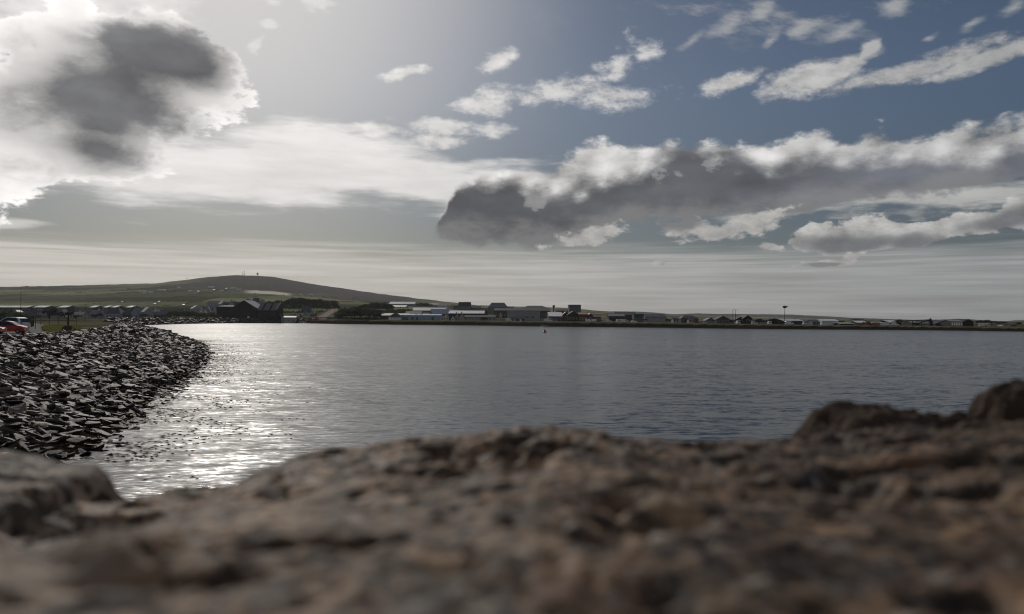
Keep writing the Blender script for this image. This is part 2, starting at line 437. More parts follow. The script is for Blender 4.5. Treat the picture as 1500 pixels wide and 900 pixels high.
def zfar(x, y):
    px = 750 + F * x / np.maximum(y, 1)
    ds = [0, 700, 900, 1300, 2000, 3000, 4200, 6500, 9000]
    flat = np.interp(px, [-900, 700, 900, 1050, 1200, 1500, 2300], [3.6, 3.6, 3.5, 3.0, 2.4, 2.3, 2.3])
    zs = [flat, flat]
    for d in (900, 1300, 2000, 3000): zs.append(zfrom(px, np.interp(px, PXS, ROWS[d]), d))
    zs.append(zfrom(px, np.interp(px, *zip(*SKY4)), 4200)); zs.append(zfrom(px, np.interp(px, *zip(*SKY6)), 6500)); zs.append(zs[-1] * 0 - 5)
    r = zs[0].copy() if hasattr(zs[0], 'copy') else zs[0]
    for i in range(len(ds) - 1):
        t = np.clip((y - ds[i]) / (ds[i + 1] - ds[i]), 0, 1); 
        r = np.where((y >= ds[i]), zs[i] * (1 - t) + zs[i + 1] * t, r)
    return np.maximum(r, 2.2)
def land_z(x, y, sd=None):
    x = np.asarray(x, float); y = np.asarray(y, float)
    if sd is None: sd = sdist(x, y).reshape(x.shape)
    near = y < 420
    leftw = (x < -150) & (y < 760)
    wdt = np.where((x < 0) & (y < 330), 13.5, np.where(leftw, 9.0, 7.0))
    top = np.where((x < 0) & (y < 330), 3.45, zfar(x, y) * 1.0)
    top = np.where(leftw & (y >= 330), 3.9, top)
    bank = np.interp(sd / wdt, [-3, -.4, 0, 1, 1.12, 1.4, 50], [-3, -.55, 0, 1, 1, .90, .90])
    z = np.where(bank < 0, bank * 1.2, bank * top)
    f = np.clip((sd - 20) / 150, 0, 1); f = f * f * (3 - 2 * f)
    z = np.where(sd > 20, z * (1 - f) + zfar(x, y) * f, z)
    rough = fbm(x * .02, y * .02, 4, 3) * np.clip((y - 600) / 1500, 0, 1) * 3.0 * np.clip((sd - 30) / 200, 0, 1)
    return z + rough
def gz(x, y):
    u = x / y; i = (u - U[0]) / (U[1] - U[0]); j = float(np.interp(y, Y, np.arange(len(Y))))
    i0 = int(min(max(i, 0), len(U) - 2)); j0 = int(min(max(j, 0), len(Y) - 2)); a = i - i0; b = j - j0
    return float((zz[j0, i0] * (1 - a) + zz[j0, i0 + 1] * a) * (1 - b) + (zz[j0 + 1, i0] * (1 - a) + zz[j0 + 1, i0 + 1] * a) * b)
def shore_d(px_):
    """forward distance at which the far land begins in photo column px_"""
    u = (px_ - 750) / F; i = int((u - U[0]) / (U[1] - U[0])); c = sd[:, min(max(i, 0), len(U) - 1)]
    j = len(Y) - 1
    while j > 0 and c[j] > 0: j -= 1
    return float(Y[j])
# ------------------------------------------------------------------ land mesh
U = np.linspace(-1.25, 1.25, 560)
Y = np.concatenate([12 * np.exp(np.linspace(0, math.log(380 / 12), 190))[:-1], np.linspace(380, 770, 280)[:-1], 770 * np.exp(np.linspace(0, math.log(9000 / 770), 140))])
uu, yy = np.meshgrid(U, Y); xx = uu * yy
sd = sdist(xx, yy)
zz = land_z(xx, yy, sd)
px = 750 + F * uu; py = HOR0 + HORK * px + (HC - zz) * F / yy       # where each vertex shows in the photo: for reading the ground cover off it
n1 = fbm(xx * .004, yy * .0022, 3, 11); n2 = fbm(xx * .03, yy * .03, 3, 12)
# field patchwork: cells by hashed lattice in warped ground coordinates
fx = np.floor(xx / 210 + n1 * .35 + .2 * np.sin(yy / 260)); fy = np.floor(yy / 330 + n1 * .5 + xx / 900)
hsh = ((fx * 374761393 + fy * 668265263).astype(np.int64) ^ 0x5bd1e995) & 0x7fffffff
hsh = (((hsh ^ (hsh >> 13)) * 1274126177) & 0x7fffffff) / 0x7fffffff
pal = np.array([(.034,.042,.022),(.050,.060,.028),(.075,.086,.036),(.105,.108,.045),(.036,.036,.024),(.060,.068,.030),(.026,.032,.020),(.082,.076,.042)]) * 1.25
col = pal[(hsh * 7.999).astype(int)].copy()
def lerp(c, k, m): m = m[..., None]; return c * (1 - m) + np.array(k) * m
def sm(a, b, v): t = np.clip((v - a) / (b - a), 0, 1); return t * t * (3 - 2 * t)
hed = np.minimum(np.abs((xx / 210 + n1 * .35 + .2 * np.sin(yy / 260)) % 1 - .0), np.abs((yy / 330 + n1 * .5 + xx / 900) % 1) * 1.3)
col = lerp(col, (.022,.024,.016), (hed < .055) * .8)
# heather moor on the upper hill
moor = sm(2600, 3100, yy + n1 * 500) * sm(215, 290, px - (yy - 3000) * .02 + n1 * 30)
moor = np.maximum(moor, sm(3300, 3700, yy) * sm(285, 310, px))
moor = moor * (1 - sm(585, 640, px) * .9)
col = lerp(col, (.058,.051,.046), moor)
col = lerp(col, (.13,.125,.062), sm(3300, 3700, yy) * sm(120, 200, px) * (1 - sm(262, 320, px)) * .8)      # lighter green pasture left of the moor
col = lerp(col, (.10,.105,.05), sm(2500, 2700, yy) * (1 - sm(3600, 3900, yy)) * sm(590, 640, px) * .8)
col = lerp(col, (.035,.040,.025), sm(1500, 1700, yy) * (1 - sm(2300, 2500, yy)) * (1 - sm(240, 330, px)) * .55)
tan = sm(2350, 2420, yy) * (1 - sm(2720, 2780, yy)) * sm(352, 372, px) * (1 - sm(418, 432, px + n1 * 6))
col = lerp(col, (.42,.37,.30), tan * .9)
meadow = sm(1500, 1560, yy) * (1 - sm(2000, 2100, yy)) * sm(400, 440, px) * (1 - sm(590, 610, px))
col = lerp(col, (.125,.120,.060), meadow * .8)
bankf = (px > 476 + (yy - 700) * .06) & (px < 512) & (yy > 690) & (yy < 1080)
col[bankf] = (.150,.125,.052)
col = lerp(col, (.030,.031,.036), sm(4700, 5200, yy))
col = col * .62 + col.mean(axis=-1, keepdims=True) * .38 * np.array((1.16, 1.06, .80))
col = lerp(col, (.020,.024,.018), sm(900, 960, yy) * (1 - sm(1250, 1330, yy)) * (1 - sm(300, 330, px)) * .8)    # dark scrub behind the houses
# shore plain
plain = (yy < 880) & (sd > 0)
g = np.clip(.5 + n2 * .9, 0, 1)[..., None]
pc = np.array((.060,.062,.032)) * (1 - g) + np.array((.105,.098,.056)) * g
col[plain & (yy > 330)] = pc[plain & (yy > 330)]
bw_ = np.where(px > 540, 5.4, 6.6) + n2 * 1.0
strip = (sd > bw_) & (sd < 26 + n2 * 8) & (yy > 380)
col[strip] = (np.array((.17,.145,.085)) * (1 + .35 * n2[..., None]))[strip]
dark = (sd < bw_) & (yy > 330)
col[dark] = (np.array((.020,.018,.012)) * (1 + .6 * n2[..., None]))[dark]
near = (yy <= 330) & (xx < 0)
col[near] = (np.array((.13,.13,.055)) * (1 + .5 * n2[..., None]))[near]
fy_ = near & (yy > 112 + 8 * n1); col[fy_] = (np.array((.125,.112,.070)) * (1 + .7 * n2[..., None]))[fy_]
col[near & (sd < 15.5)] = (.022,.019,.016)
wet = (sd < 2.0); col[wet] = (.030,.020,.012)
P = np.stack([xx, yy, zz], -1)
def cover_mat():
    m = bpy.data.materials.new('ground_cover'); m.use_nodes = True; n = m.node_tree; b = n.nodes['Principled BSDF']
    b.inputs['Roughness'].default_value = 1.0; b.inputs['Specular IOR Level'].default_value = 0.0
    a = n.nodes.new('ShaderNodeVertexColor'); a.layer_name = 'cover'
    t = n.nodes.new('ShaderNodeTexCoord')
    f = (noise(n, t.outputs['Object'], .05, 6, .7) - .5) * 1.6 + (noise(n, t.outputs['Object'], 1.3, 4, .6) - .5) * .9 + 1.0
    n.links.new(scol(n, a.outputs[0], f), b.inputs['Base Color'])
    return m
MC = cover_mat()
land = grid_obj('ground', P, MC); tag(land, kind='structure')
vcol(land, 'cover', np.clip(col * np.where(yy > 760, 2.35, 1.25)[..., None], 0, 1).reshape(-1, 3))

# ------------------------------------------------------------------ water
def water_mat():
    m = bpy.data.materials.new('sea_water'); m.use_nodes = True; n = m.node_tree; b = n.nodes['Principled BSDF']
    b.inputs['Base Color'].default_value = (.012, .028, .046, 1); b.inputs['IOR'].default_value = 1.333
    b.inputs['Specular IOR Level'].default_value = .5
    t = n.nodes.new('ShaderNodeTexCoord'); sp = n.nodes.new('ShaderNodeSeparateXYZ'); n.links.new(t.outputs['Object'], sp.inputs[0])
    x, y = X(n, sp.outputs[0]), X(n, sp.outputs[1])
    lane = noise(n, vec(n, x * .006, y * .030, 0.0), 1, 4, .6)          # wind lanes
    gust = lane.ss(.38, .62)
    calm = 1.0 - (x + y * .15).ss(-30.0, -8.0) * 1.0
    def sl(v, det, rough=.55):
        q = n.nodes.new('ShaderNodeSeparateXYZ'); n.links.new(noise(n, v, 1, det, rough, color=True), q.inputs[0])
        return X(n, q.outputs[0]) - .5, X(n, q.outputs[1]) - .5
    a1, b1 = sl(vec(n, x * .16 + y * .04, y * .36, 0.0), 2)            # low swell
    a2, b2 = sl(vec(n, x * .75 - y * .15, y * 1.9, 3.0), 3)            # chop
    a3, b3 = sl(vec(n, x * 2.6 - y * .3, y * 6.0, 8.0), 2)             # ripples
    g_ = (.42 + gust * .34) * (1.0 + (x - y * .05).ss(-60.0, 120.0) * 1.05)
    nx = a1 * .10 + a2 * g_ * .62 + a3 * g_ * .60
    ny = b1 * .22 + b2 * g_ * .80 + b3 * g_ * .60
    nv = n.nodes.new('ShaderNodeVectorMath'); nv.operation = 'NORMALIZE'; n.links.new(vec(n, nx, ny, 1.0), nv.inputs[0])
    n.links.new(nv.outputs[0], b.inputs['Normal'])
    b.inputs['Roughness'].default_value = .31
    b2 = n.nodes.new('ShaderNodeBsdfPrincipled'); b2.inputs['Base Color'].default_value = (.012, .028, .046, 1); b2.inputs['IOR'].default_value = 1.333
    b2.inputs['Roughness'].default_value = .13; n.links.new(nv.outputs[0], b2.inputs['Normal'])
    mx_ = n.nodes.new('ShaderNodeMixShader'); mx_.inputs[0].default_value = .58
    n.links.new(b.outputs[0], mx_.inputs[1]); n.links.new(b2.outputs[0], mx_.inputs[2]); n.links.new(mx_.outputs[0], n.nodes['Material Output'].inputs['Surface'])
    return m
MW = water_mat()
w = mesh_obj('water', [(-11000, -1500, 0), (11000, -1500, 0), (11000, 9500, 0), (-11000, 9500, 0)], [(0, 1, 2, 3)], MW)
tag(w, kind='structure')

# ------------------------------------------------------------------ armour rocks
def rock_mat():
    m = bpy.data.materials.new('flagstone'); m.use_nodes = True; n = m.node_tree; b = n.nodes['Principled BSDF']
    b.inputs['Roughness'].default_value = .62; b.inputs['Specular IOR Level'].default_value = .38
    g = n.nodes.new('ShaderNodeNewGeometry'); oi = n.nodes.new('ShaderNodeObjectInfo')
    sp = n.nodes.new('ShaderNodeSeparateXYZ'); n.links.new(g.outputs['Position'], sp.inputs[0]); z = X(n, sp.outputs[2])
    r = (X(n, g.outputs['Random Per Island']) + X(n, oi.outputs['Random']))._m('FRACT')
    nz = noise(n, g.outputs['Position'], 1.6, 5, .65)
    c = mixc(n, r, (.024, .018, .013), (.135, .104, .078))
    c = mixc(n, (r * 7.3)._m('FRACT').ss(.82, .9) * .6, c, (.20, .135, .10))
    c = scol(n, c, 1.0 + (nz - .5) * 1.5)
    wn_ = noise(n, g.outputs['Position'], .5, 3, .6)
    weed = (z + (wn_ - .5) * 1.6).ss(.95, .25)
    wc = mixc(n, nz.ss(.45, .62), (.018, .013, .007), (.075, .036, .012))
    c = mixc(n, weed, c, wc)
    n.links.new(c, b.inputs['Base Color'])
    bp = n.nodes.new('ShaderNodeBump'); bp.inputs['Strength'].default_value = .6; bp.inputs['Distance'].default_value = .12
    n.links.new(noise(n, g.outputs['Position'], 3.0, 5, .7).v, bp.inputs['Height']); n.links.new(bp.outputs[0], b.inputs['Normal'])
    return m
MR = rock_mat()
def slab(seed):
    r = random.Random(seed); n = r.choice((5, 6, 6, 7)); L = r.uniform(.75, 1.15); Wd = L * r.uniform(.38, .72); T = r.uniform(.05, .13)
    if seed % 5 == 4: T *= 2.0; Wd *= .8
    ang = sorted(2 * math.pi * (i + r.uniform(-.32, .32)) / n for i in range(n))
    top, mid, bot = [], [], []
    for a in ang:
        k = r.uniform(.82, 1.15); x, y = math.cos(a) * L * k, math.sin(a) * Wd * k
        top.append((x * .90, y * .90, T + r.uniform(-.04, .04))); mid.append((x, y, T * .55 + r.uniform(-.05, .05))); bot.append((x * .93, y * .93, -T))
    c = (0, 0, T + r.uniform(0, .05))
    V = top + mid + bot + [c]; Fc = []
    for i in range(n):
        j = (i + 1) % n
        Fc += [(3 * n, i, j), (i, n + i, n + j, j), (n + i, 2 * n + i, 2 * n + j, n + j)]
    Fc.append([2 * n + i for i in range(n)][::-1])
    return np.array(V), Fc
SL = [slab(i) for i in range(14)]
# scatter over the slope between the waterline and the crest
rr = np.random.RandomState(3)
seg = np.diff(SHD, axis=0); ln = np.hypot(seg[:, 0], seg[:, 1]); cum = np.concatenate([[0], np.cumsum(ln)])
pts = []
def scatter(s0, s1, sp, wmin, wmax, k):
    n = int((s1 - s0) * (wmax - wmin) / (sp * sp))
    for _ in range(n):
        t = rr.uniform(s0, s1); i = min(np.searchsorted(cum, t) - 1, len(seg) - 1); i = max(i, 0); f = (t - cum[i]) / ln[i]
        p = SHD[i] + seg[i] * f; nrm = np.array([-seg[i][1], seg[i][0]]) / ln[i]; o = rr.uniform(wmin, wmax)
        q = p + nrm * o
        pts.append((q[0], q[1], o, k))
def sat(yv, xmax=0):    # arc length where the shore passes y = yv on the left side
    for i in range(len(SHD)):
        if SHD[i][1] >= yv: return cum[i]
scatter(sat(14), sat(110), .33, -1.4, 15.0, .41)
scatter(sat(110), sat(250), .58, -1.0, 15.0, .62)
scatter(sat(250), sat(395), 1.25, -1.0, 14.5, 1.1)
e1 = cum[np.argmin(np.hypot(SHD[:, 0] + 185, SHD[:, 1] - 712))]
scatter(sat(395), e1, 1.45, -1.0, 9.5, 1.35)
A = np.array(pts); sdA = sdist(A[:, 0], A[:, 1])
keep = (sdA > -1.7) & (sdA < np.where(A[:, 1] < 330, 15.2, 9.6)) & ((A[:, 3] != 1.15) | True)
A = A[keep]; sdA = sdA[keep]
zA = land_z(A[:, 0], A[:, 1], sdA)
rocks = []
for i, (x, y, o, k) in enumerate(A):
    sc = k * (.55 + 1.1 * rr.uniform() ** 1.8) * (.85 if sdA[i] < 1 else 1)
    m = (Matrix.Translation((x, y, zA[i] + rr.uniform(.0, .34) * sc - (.1 if sdA[i] < .5 else 0)))
         @ Matrix.Rotation(rr.normal(0, .22) - .04, 4, 'X') @ Matrix.Rotation(rr.normal(0, .26) + .10, 4, 'Y')
         @ Matrix.Rotation(rr.normal(-.25, .65), 4, 'Z') @ Matrix.Diagonal((sc, sc, sc, 1)))
    rocks.append((math.hypot(x, y), x, y, m, rr.randint(0, 14)))
rocks.sort(key=lambda t: t[0] + (1e6 if 750 + F * t[1] / max(t[2], 1) < -25 else 0))
sm_ = []
for i, (V, Fc) in enumerate(SL):
    me = bpy.data.meshes.new('slab'); me.from_pydata(V.tolist(), [], Fc); me.materials.append(MR); sm_.append(me)
HIDE = lambda x, y: (750 + F * x / y) > 0 and (HOR0 + F * (HC - .5) / y) > 668      # behind the foreground wall
ind = [t for t in rocks if not HIDE(t[1], t[2])][:300]; ids = {id(t) for t in ind}
rest = [t for t in rocks if id(t) not in ids]
for t in ind:
    o = bpy.data.objects.new('armour_stone', sm_[t[4]]); C.objects.link(o); o.matrix_world = t[3]
    tag(o, 'large grey flagstone slab in the near rock armour slope at the left', 'rock', 'flagstone slabs of the near rock armour')
VV, FF, off = [], [], 0
for t in rest:
    V, Fc = SL[t[4]]; M4 = np.array(t[3]); VV.append(V @ M4[:3, :3].T + M4[:3, 3]); FF += [[a + off for a in f] for f in Fc]; off += len(V)
me = bpy.data.meshes.new('rock_armour'); me.from_pydata(np.vstack(VV).tolist(), [], FF); me.materials.append(MR)
o = bpy.data.objects.new('rock_armour', me); C.objects.link(o)
tag(o, 'rock armour of tumbled grey slabs lining the curved shore at the left', 'rock armour', kind='stuff')

# floating and clinging kelp in the shallows
kb = MB(); rk = random.Random(5)
KV, KF = [], []
def kelp(x, y, s, z):
    n = 7; b0 = len(KV)
    KV.append((x, y, z + .05 * s))
    for k in range(n):
        a = 2 * math.pi * k / n; q = s * rk.uniform(.5, 1.3)
        KV.append((x + math.cos(a) * q * 1.5, y + math.sin(a) * q * .8, z - .03))
    for k in range(n): KF.append((b0, b0 + 1 + k, b0 + 1 + (k + 1) % n))
for _ in range(7000):
    t = rk.uniform(sat(22), sat(190)); i = max(0, min(np.searchsorted(cum, t) - 1, len(seg) - 1)); f = (t - cum[i]) / ln[i]
    p = SHD[i] + seg[i] * f; nrm = np.array([-seg[i][1], seg[i][0]]) / ln[i]
    o_ = -abs(rk.gauss(0, 3.6)); q = p + nrm * o_
    if vnoise(np.array([q[0] * .35]), np.array([q[1] * .35]), 4)[0] < .42: continue
    kelp(q[0], q[1], rk.uniform(.05, .20) * (1 if o_ > -3 else .6), .03)
MK = mat('kelp', (.045, .026, .012), .6, .4, var=.6, scale=3)
o = mesh_obj('seaweed', KV, KF, MK); tag(o, 'brown seaweed floating in the shallows below the rock armour', 'seaweed', kind='stuff')
# ------------------------------------------------------------------ the rough wall the camera looks over
def wall_mat():
    m = bpy.data.materials.new('lichen_stone'); m.use_nodes = True; n = m.node_tree; b = n.nodes['Principled BSDF']
    b.inputs['Roughness'].default_value = .72; b.inputs['Specular IOR Level'].default_value = .35
    t = n.nodes.new('ShaderNodeTexCoord'); P_ = t.outputs['Object']
    a = noise(n, P_, 9, 6, .65); c1 = noise(n, P_, 30, 5, .7); c2 = noise(n, P_, 4, 3, .5)
    c = mixc(n, a.ss(.35, .65), (.095, .054, .030), (.400, .255, .145))
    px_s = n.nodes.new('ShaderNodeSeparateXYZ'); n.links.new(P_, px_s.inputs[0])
    pale = (X(n, px_s.outputs[0]) + (a - .5) * .12 + X(n, px_s.outputs[1]) * .5).ss(.06, -.06)  # brighter light on the left block, painted into the stone colour
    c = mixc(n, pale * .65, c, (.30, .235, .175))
    c = mixc(n, (c1 + (c2 - .5) * .5).ss(.50, .60) * .92, c, (.014, .009, .006))
    c = mixc(n, (noise(n, P_, 17, 4, .6)).ss(.56, .66) * .75, c, (.016, .011, .008))
    c = mixc(n, (noise(n, P_, 13, 4, .65)).ss(.57, .68) * .55, c, (.36, .28, .21))
    v = voro(n, P_, 11); c = mixc(n, (v + (a - .5) * .5).ss(.24, .10) * c2.ss(.5, .62) * .8, c, (.46, .40, .34))
    c = mixc(n, noise(n, P_, 6.5, 3, .6).ss(.62, .70) * .7, c, (.22, .105, .045))
    c = mixc(n, (noise(n, P_, 24, 2.5, .5, .3) + (a - .5) * .4).ss(.50, .58) * .75, c, (.020, .012, .007))
    c = mixc(n, (noise(n, P_, 32, 2, .5)).ss(.62, .70) * .75, c, (.42, .35, .28))
    c = scol(n, c, 1.25 - (X(n, px_s.outputs[0]) + (c2 - .5) * .6 + X(n, px_s.outputs[1]) * .15).ss(.05, .75) * .50)  # lens falloff toward the right, painted as darker stone colour
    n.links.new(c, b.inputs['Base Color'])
    bp = n.nodes.new('ShaderNodeBump'); bp.inputs['Strength'].default_value = .8; bp.inputs['Distance'].default_value = .006
    n.links.new((c1 + noise(n, P_, 90, 4, .7) * .5).v, bp.inputs['Height']); n.links.new(bp.outputs[0], b.inputs['Normal'])
    return m
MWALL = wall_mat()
MDARK = mat('dark_weathered_stone', (.075, .050, .035), .9, .15, var=.9, scale=14, bump=.6)
SIL = [(-700,650),(0,658),(50,662),(95,674),(148,676),(163,684),(172,706),(190,714),(260,714),(350,708),(385,686),(430,668),(480,655),(520,652),(590,643),(630,641),
       (690,640),(735,630),(800,626),(880,628),(930,642),(975,647),(1040,642),(1100,643),(1180,640),(1215,630),(1300,622),(1440,618),(1500,618),(2200,640)]
sx_ = np.array([s[0] for s in SIL], float); sy_ = np.array([s[1] for s in SIL], float)
gx = np.linspace(-1.7, 1.7, 620); gy = np.linspace(-.5, 1.36, 330)
GX, GY = np.meshgrid(gx, gy)
DE = 1.28
pxe = 750 + F * GX / DE
edge = HC - (np.interp(pxe, sx_, sy_) - (HOR0 + HORK * pxe)) * DE / F       # height of the far edge
base = HC - .168
t = np.clip((GY - .40) / (1.05 - .40), 0, 1); t = t * t * (3 - 2 * t)
Z = base * (1 - t) + edge * t
Z += fbm(GX * 5, GY * 5, 3, 21) * .012 * (1 - t * .5)
Z += fbm(GX * 13, GY * 20, 5, 22, .62) * .009
pit = fbm(GX * 10, GY * 13, 3, 23); Z -= np.clip(pit - .24, 0, 1) * .085
pit = fbm(GX * 34, GY * 44, 4, 24, .65); Z -= np.clip(pit - .24, 0, 1) * .045
Z += fbm(GX * 75, GY * 75, 3, 25, .7) * .0045
def gouge(px_, py_, d, rx, ry, dep):
    p = at(px_, py_, d); q = ((GX - p.x) / rx) ** 2 + ((GY - d) / ry) ** 2
    return dep * np.exp(-q * 1.5)
Z -= gouge(215, 835, .53, .055, .022, .045)          # dark hollow, lower left
Z -= gouge(1290, 724, .86, .06, .035, .030)
Z -= gouge(1420, 850, .50, .05, .03, .03) + gouge(940, 840, .50, .04, .025, .025) + gouge(580, 690, 1.0, .05, .03, .025)
Z += gouge(180, 795, .60, .05, .03, .012)
# left block: a proud stone with a broken corner
lb = 1 / (1 + np.exp(((GX - at(165, 680, 1.2).x) + .03 * fbm(GY * 6, GX * 6, 2, 31)) / .010)) * np.clip((GY - .72) / .1, 0, 1)

# round the far edge down
drop = np.clip((GY - (DE + .015 * fbm(GX * 7, GX * 0, 3, 33))) / .06, 0, 1)
Z -= drop ** 2 * .35
Pw = np.stack([GX, GY, Z], -1)
wall = empty('stone_wall', (0, 0, 0)); tag(wall, 'rough brown stone wall top with lichen, out of focus across the whole foreground', 'wall')
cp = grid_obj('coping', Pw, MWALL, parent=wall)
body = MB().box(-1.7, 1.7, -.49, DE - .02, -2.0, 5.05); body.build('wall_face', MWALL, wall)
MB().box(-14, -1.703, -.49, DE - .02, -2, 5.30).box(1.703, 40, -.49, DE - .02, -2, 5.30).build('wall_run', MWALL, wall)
# two further coping stones seen over the edge on the right
def lump(px0, px1, ytop, pts, d, depth, name, label, seed):
    N = 90; M_ = 40; a = at(px0, ytop, d).x; b_ = at(px1, ytop, d).x
    us = np.linspace(a, b_, N); prof = np.array([at(p[0], p[1], d)[:] for p in pts])
    vs = np.linspace(0, 1, M_); UX, VS = np.meshgrid(us, vs)
    zt = np.interp(UX, prof[:, 0], prof[:, 2]); bz = 5.16
    ring = np.sin(np.pi * VS) ** .42; yv = d + (VS - .5) * depth
    Zl = bz + (zt - bz) * ring + fbm(UX * 22, yv * 22, 4, seed, .6) * .026 * ring + fbm(UX * 9, yv * 9, 2, seed + 9) * .014 * ring
    o = grid_obj(name, np.stack([UX, yv + fbm(UX * 20, VS * 9, 3, seed + 3) * .012, Zl], -1), MDARK)
    tag(o, label, 'rock'); return o
lump(1180, 1450, 588, [(1180,660),(1186,632),(1200,606),(1222,592),(1250,587),(1300,592),(1360,600),(1425,606),(1438,618),(1450,640)], 1.50, .30, 'coping_rock',
     'dark rounded rock on the far edge of the wall, long and low, towards the right', 41)
lump(1432, 1640, 566, [(1432,640),(1441,600),(1450,580),(1468,569),(1500,565),(1560,572),(1610,590),(1640,630)], 1.46, .26, 'coping_rock',
     'dark lump of rock highest on the wall, cut by the right edge of the photo', 51)
# ------------------------------------------------------------------ materials of the town
def flat(name, c, rough=.8, **k): return mat(name, c, rough, var=k.pop('var', .12), scale=k.pop('scale', .6), **k)
WALLM = {k: flat('wall_' + k, c) for k, c in dict(grey=(.32,.31,.295), dark=(.045,.045,.045), harl=(.44,.40,.35), white=(.80,.78,.74), cream=(.62,.50,.35), pink=(.46,.34,.28),
    blue=(.30,.38,.45), bluedark=(.06,.085,.11), red=(.13,.05,.038), brown=(.10,.075,.058), slate=(.15,.16,.165), lilac=(.34,.335,.36), teal=(.05,.10,.10), black=(.022,.018,.017), tan=(.30,.24,.17), orange=(.32,.12,.05)).items()}
ROOFM = {k: mat('roof_' + k, c, r, .5, var=.15, scale=.8) for k, (c, r) in dict(pale=((.42,.41,.40), .8), slate=((.055,.057,.065), .5), metal=((.60,.60,.59), .62), white=((.80,.79,.77), .65), dark=((.03,.03,.033), .7),
    grey=((.20,.20,.20), .55), blue=((.28,.36,.46), .45), red=((.20,.07,.045), .6), orange=((.42,.19,.09), .6), green=((.27,.30,.24), .6), brown=((.07,.05,.042), .6)).items()}
GLASS = mat('window_glass', (.018, .02, .022), .12, .6, var=0)
PALEW = mat('pale_door', (.86, .84, .74), .5)
DARKM = mat('dark_metal', (.03, .03, .032), .5)
STEEL = mat('galvanised_steel', (.22, .22, .22), .5, .5, metal=.4)
def zt(px_, py_, d): return at(px_, py_, d).z
LABELS = set()
def bld(name, label, x0, x1, ye, yr, d, kind='para', wall='harl', roof='slate', depth=None, nwin=0, rot=0, cat=None, chim=0, door=None, wrow=1, hip=0, group=None, over=.35, wcol=None):
    """a building between photo columns x0..x1, eaves at row ye and ridge at row yr, d metres ahead"""
    if x0 > 425 and d < 1500: d = max(d + 26, shore_d((x0 + x1) / 2) + 18)
    a, b = at(x0, ye, d).x, at(x1, ye, d).x; w = b - a; cx = (a + b) / 2
    if kind == 'para' and roof in ('metal', 'white', 'green', 'orange'):
        depth = 2 * min(17.0, max(5.0, ((ye - yr) * d / F) / math.tan(R(8.5))))
    dep = depth or max(6.0, min(14.0, w * .8)) 
    if kind == 'gable' and not depth: dep = max(9, w * 1.5)
    cy = d + dep / 2; g = min(gz(a, d), gz(b, d), gz(cx, cy)) - .6
    px_ = (x0 + x1) / 2
    he = zt(px_, ye, d) - g
    hr = (zt(px_, yr, d + dep / 2) if kind == 'para' else zt(px_, yr, d)) - g
    hr = max(hr, he + .15)
    root = empty(name, (cx, cy, g), R(rot)); 
    assert group or label not in LABELS, label
    LABELS.add(label)
    tag(root, label, cat or name.replace('_', ' ').split()[-1], group)
    h = dep / 2; W_ = w / 2
    m = MB(); wm = WALLM[wall]
    if kind == 'para' and hip: m.box(-W_, W_, -h, h, 0, he)
    elif kind == 'para': m.prismx([(-h, 0), (h, 0), (h, he), (0, hr), (-h, he)], -W_ + hip * .0, W_)
    elif kind == 'gable': m.prism([(-W_, 0), (W_, 0), (W_, he), (0, hr), (-W_, he)], -h, h)
    else: m.box(-W_, W_, -h, h, 0, hr - .02)
    m.build('wall', wm, root)
    T = .22; rf = MB()
    if kind == 'para' and hip:
        s0 = (hr - he) / h; e = over
        V = [(-W_ - e, -h - e, he - e * s0), (W_ + e, -h - e, he - e * s0), (W_ + e, h + e, he - e * s0), (-W_ - e, h + e, he - e * s0), (-W_ + hip * W_, 0, hr), (W_ - hip * W_, 0, hr)]
        rf.add([(x, y, z + .12) for x, y, z in V], [(0, 1, 5, 4), (2, 3, 4, 5), (1, 2, 5), (3, 0, 4), (3, 2, 1, 0)])
    elif kind == 'para':
        s0 = (hr - he) / h
        for sg in (-1, 1):
            e = over
            rf.prismx([(0, hr + .03), (0, hr + .03 + T), (sg * (h + e), he + .03 + T - e * s0), (sg * (h + e), he + .03 - e * s0)], -W_ - .25, W_ + .25)
    elif kind == 'gable':
        s0 = (hr - he) / W_; e = over
        for sg in (-1, 1):
            rf.prism([(0, hr + .03), (0, hr + .03 + T), (sg * (W_ + e), he + .03 + T - e * s0), (sg * (W_ + e), he + .03 - e * s0)], -h - .25, h + .25)
    else:
        rf.box(-W_ - .2, W_ + .2, -h - .2, h + .2, hr, hr + .3)
    ro = rf.build('roof', ROOFM[roof], root)
    for k in range(chim):
        xx_ = (-W_ + .7) if k == 0 else (W_ - .7)
        cm = MB(); zc = hr if kind == 'para' else hr
        if kind == 'gable': xx_ = 0
        yy_ = 0 if kind == 'para' else (-h + .7 if k == 0 else h - .7)
        cm.box(xx_ - .45, xx_ + .45, yy_ - .35, yy_ + .35, zc - .8, zc + 1.3).box(xx_ - .52, xx_ + .52, yy_ - .42, yy_ + .42, zc + 1.3, zc + 1.42)
        cm.box(xx_ - .30, xx_ - .08, yy_ - .1, yy_ + .1, zc + 1.42, zc + 1.8).box(xx_ + .08, xx_ + .30, yy_ - .1, yy_ + .1, zc + 1.42, zc + 1.8)
        cm.build('chimney', wm, ro)
    fh = he - .6
